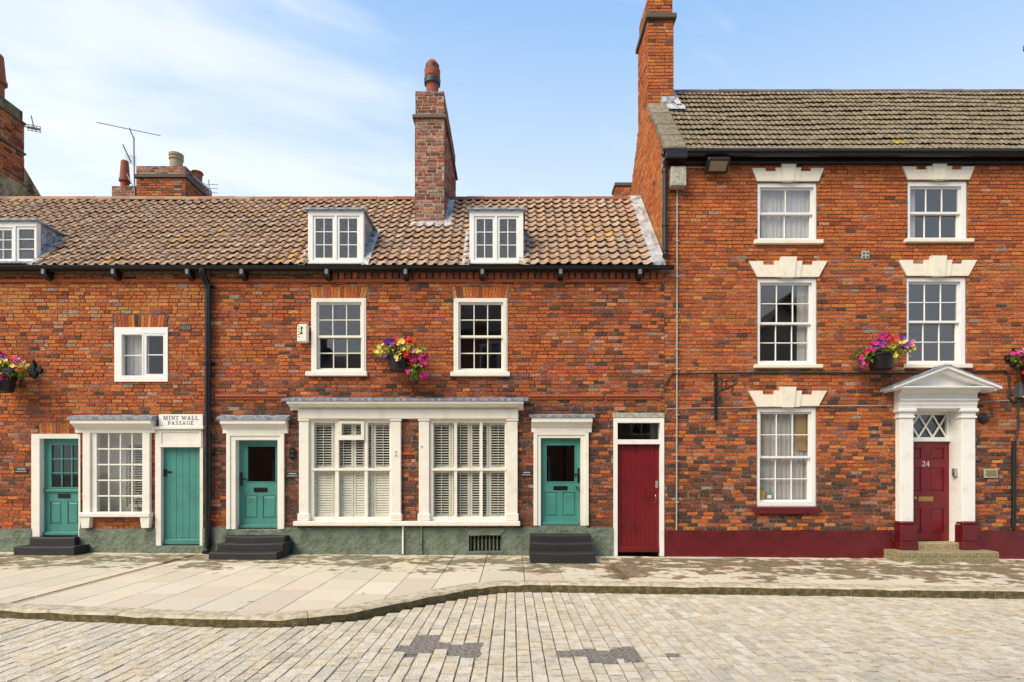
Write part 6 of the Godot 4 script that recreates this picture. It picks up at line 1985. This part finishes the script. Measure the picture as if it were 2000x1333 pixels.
		for s in [-1.0, 1.0]:
			var sd := MB.new()
			sd.prism(PackedVector2Array([Vector2(s * 0.036, -0.03), Vector2(s * 0.05, 0.06), Vector2(s * 0.10, 0.085), Vector2(s * 0.155, 0.05), Vector2(s * 0.16, -0.01), Vector2(s * 0.12, -0.07), Vector2(s * 0.115, -0.02), Vector2(s * 0.085, 0.0), Vector2(s * 0.078, -0.05)]), o, Vector3.RIGHT, Vector3.UP, Vector3.BACK, 0.0, 0.05)
			obj("side_leaf", sd, M.iron, fd)

# ---------------------------------------------------------------- flower baskets
func flower_shape(mb: MB, r: float, col: Color, eye: Color) -> void:
	var n := 10
	var c := Vector3(0, 0, -r * 0.35)
	for i in n:
		var a0 := TAU * i / n; var a1 := TAU * (i + 1) / n
		var r0 := r * (1.0 if i % 2 == 0 else 0.78); var r1 := r * (1.0 if (i + 1) % 2 == 0 else 0.78)
		var i0 := Vector3(cos(a0) * r * 0.28, sin(a0) * r * 0.28, -r * 0.12); var i1 := Vector3(cos(a1) * r * 0.28, sin(a1) * r * 0.28, -r * 0.12)
		var p0 := Vector3(cos(a0) * r0, sin(a0) * r0, r * 0.1 * (1.0 if i % 2 == 0 else -1.0)); var p1 := Vector3(cos(a1) * r1, sin(a1) * r1, r * 0.1 * (1.0 if (i + 1) % 2 == 0 else -1.0))
		mb.quad(i0, p0, p1, i1, col)
		mb.tri(c, i0, i1, eye)
func make_baskets() -> void:
	var cols := {"y": Color(0.75, 0.60, 0.10), "r": Color(0.62, 0.020, 0.014), "p": Color(0.17, 0.030, 0.30), "m": Color(0.52, 0.015, 0.19), "k": Color(0.70, 0.25, 0.36), "o": Color(0.70, 0.25, 0.05), "d": Color(0.05, 0.012, 0.05)}
	var blooms := {}
	for q in cols:
		var mb := MB.new()
		flower_shape(mb, 0.05, cols[q], cols[q] * (0.45 if q != "y" else 1.1))
		blooms[q] = mb.mesh()
	# each: label, pot centre (u, v of the rim), clusters [du, dv, colour, count, spread]
	var all := [
		["flower basket with yellow, red and magenta petunias hung between the two upstairs sash windows", 780, 697, [[-40, -3, "y", 5, 7], [-28, -12, "y", 5, 7], [-24, -23, "p", 7, 7], [-8, -22, "p", 8, 7], [-6, -17, "m", 3, 3], [-2, -30, "r", 3, 4], [10, -24, "y", 7, 7], [22, -28, "r", 9, 6], [20, -14, "y", 8, 8], [6, 0, "y", 8, 8], [18, 0, "r", 7, 5], [32, -8, "k", 3, 5], [40, -4, "y", 4, 5], [48, 4, "m", 12, 9], [50, 18, "m", 8, 7], [28, 10, "m", 5, 7], [8, 10, "m", 2, 3], [20, 33, "m", 4, 4], [50, 42, "m", 7, 5], [-26, 4, "p", 3, 3], [30, 14, "r", 3, 6], [0, 11, "y", 3, 4]], [[0, -12, 46, 12, 260], [34, 18, 14, 18, 110], [28, 36, 8, 8, 30]]],
		["flower basket of mixed pink, purple and yellow blooms hung left of the townhouse's middle sash", 1722, 694, [[-6, -32, "m", 8, 6], [-22, -18, "m", 8, 8], [-34, -6, "m", 6, 7], [-16, -14, "p", 8, 8], [-8, -20, "p", 5, 5], [10, -28, "r", 8, 7], [14, -20, "o", 6, 6], [14, -14, "y", 5, 5], [30, -22, "y", 5, 5], [24, -28, "p", 3, 3], [34, -16, "p", 6, 5], [44, -18, "k", 7, 6], [52, -14, "k", 3, 4], [48, -7, "y", 3, 3], [-44, 2, "r", 3, 4], [-50, 8, "d", 4, 4], [-54, 14, "m", 4, 4], [-48, 20, "k", 3, 4], [-38, 16, "r", 4, 5], [-44, 26, "m", 3, 4], [8, 6, "y", 4, 4]], [[2, -6, 48, 8, 300], [-34, 6, 16, 7, 60], [12, 3, 8, 8, 30]]],
		["flower basket of pink and yellow blooms hung on the cottage beside the fleur-de-lis anchor", 2, 738, [[14, -40, "m", 9, 7], [22, -36, "p", 4, 4], [34, -36, "r", 5, 5], [44, -30, "m", 9, 7], [54, -28, "k", 4, 4], [8, -36, "k", 5, 5], [-8, -40, "m", 8, 8], [14, -30, "y", 8, 7], [28, -28, "y", 6, 5], [0, -28, "y", 5, 6], [44, -21, "y", 6, 6], [56, -20, "y", 4, 4], [-10, -24, "p", 6, 8], [28, -10, "p", 4, 3], [6, -6, "r", 4, 4], [18, 3, "m", 6, 4], [46, -12, "o", 2, 4]], [[4, -16, 36, 12, 260], [20, -8, 18, 8, 90]]],
		["flower basket with magenta blooms hung on the townhouse wall right of the iron anchor", 2022, 716, [[-44, -22, "m", 5, 4], [-38, -27, "k", 5, 4], [-34, -14, "m", 4, 4], [-20, -24, "o", 5, 6], [-26, -34, "m", 4, 4], [-24, 10, "r", 6, 5], [0, -30, "r", 9, 10], [20, -24, "p", 9, 10]], [[-4, -14, 34, 10, 200], [-26, -20, 8, 6, 50]]]]
	var z := 0.33
	for b in all:
		var rim := pt(b[1], b[2], z)
		var t := thing("hanging_basket", b[0], "flower basket", Vector3.ZERO, "flower baskets hung on the fronts")
		var pot := MB.new()
		pot.lathe(rim, [[0.0, -0.29], [0.185, -0.29], [0.20, -0.27], [0.225, -0.1], [0.235, -0.02], [0.25, -0.015], [0.25, 0.02], [0.215, 0.02], [0.2, -0.04], [0.0, -0.04]], 28)
		obj("pot", pot, M.pot, t)
		var br := MB.new()
		var top := rim + Vector3(0.12, 0.36, 0)
		br.tube([Vector3(top.x, top.y - 0.5, 0.02), Vector3(top.x, top.y + 0.02, 0.02), Vector3(top.x, top.y + 0.05, 0.12), Vector3(top.x, top.y + 0.03, z), Vector3(top.x - 0.04, top.y - 0.06, z)], 0.016, 8)
		obj("bracket", br, M.iron, t)
		for a in 3:
			var ch := MB.new()
			var ang := TAU * a / 3.0 + 0.5
			ch.tube([Vector3(top.x - 0.04, top.y - 0.06, z), rim + Vector3(cos(ang) * 0.235, 0.02, sin(ang) * 0.235)], 0.005, 5)
			obj("chain", ch, M.iron, t)
		var lf := MB.new()
		for g in b[4]:
			for i in int(g[4] * 1.9):
				var u: float = b[1] + g[0] + clampf(rng.randfn(0, 0.5), -1, 1) * g[2]
				var v: float = b[2] + g[1] + clampf(rng.randfn(0, 0.55), -1, 1) * g[3]
				var p := pt(u, v, z)
				p.z = z + clampf(rng.randfn(0, 0.13), -0.24, 0.3)
				var dir := Vector3(rf(-1, 1), rf(-0.7, 0.8), rf(-0.4, 1)).normalized()
				var sd := dir.cross(Vector3(rf(-0.3, 0.3), 1, rf(-0.3, 0.3))).normalized() * rf(0.016, 0.028)
				var l := rf(0.06, 0.10)
				var gr := rf(0.7, 1.3)
				var col := Color(0.09 * gr, 0.19 * gr, 0.03) if rng.randf() < 0.5 else Color(0.22 * gr, 0.33 * gr, 0.04)
				var droop := Vector3(0, -0.016, 0)
				lf.quad(p, p + dir * l * 0.5 + sd, p + dir * l + droop, p + dir * l * 0.5 - sd, col)
		obj("foliage", lf, M.leaf, t).set_meta("kind", "stuff")
		for g in b[3]:
			for i in int(ceil(g[3] * 1.5)):
				var u: float = b[1] + g[0] + clampf(rng.randfn(0, 0.55), -1, 1) * g[4]
				var v: float = b[2] + g[1] + clampf(rng.randfn(0, 0.55), -1, 1) * g[4] * 0.9
				var o := put("flower", blooms[g[2]], M.petal, t)
				var p := pt(u, v, z)
				p.z = z + rf(0.06, 0.27)
				o.position = p
				o.rotation = Vector3(rf(-0.9, 0.4), rf(-0.8, 0.8), rf(0, 6.2))
				o.scale = Vector3.ONE * rf(0.7, 1.1)
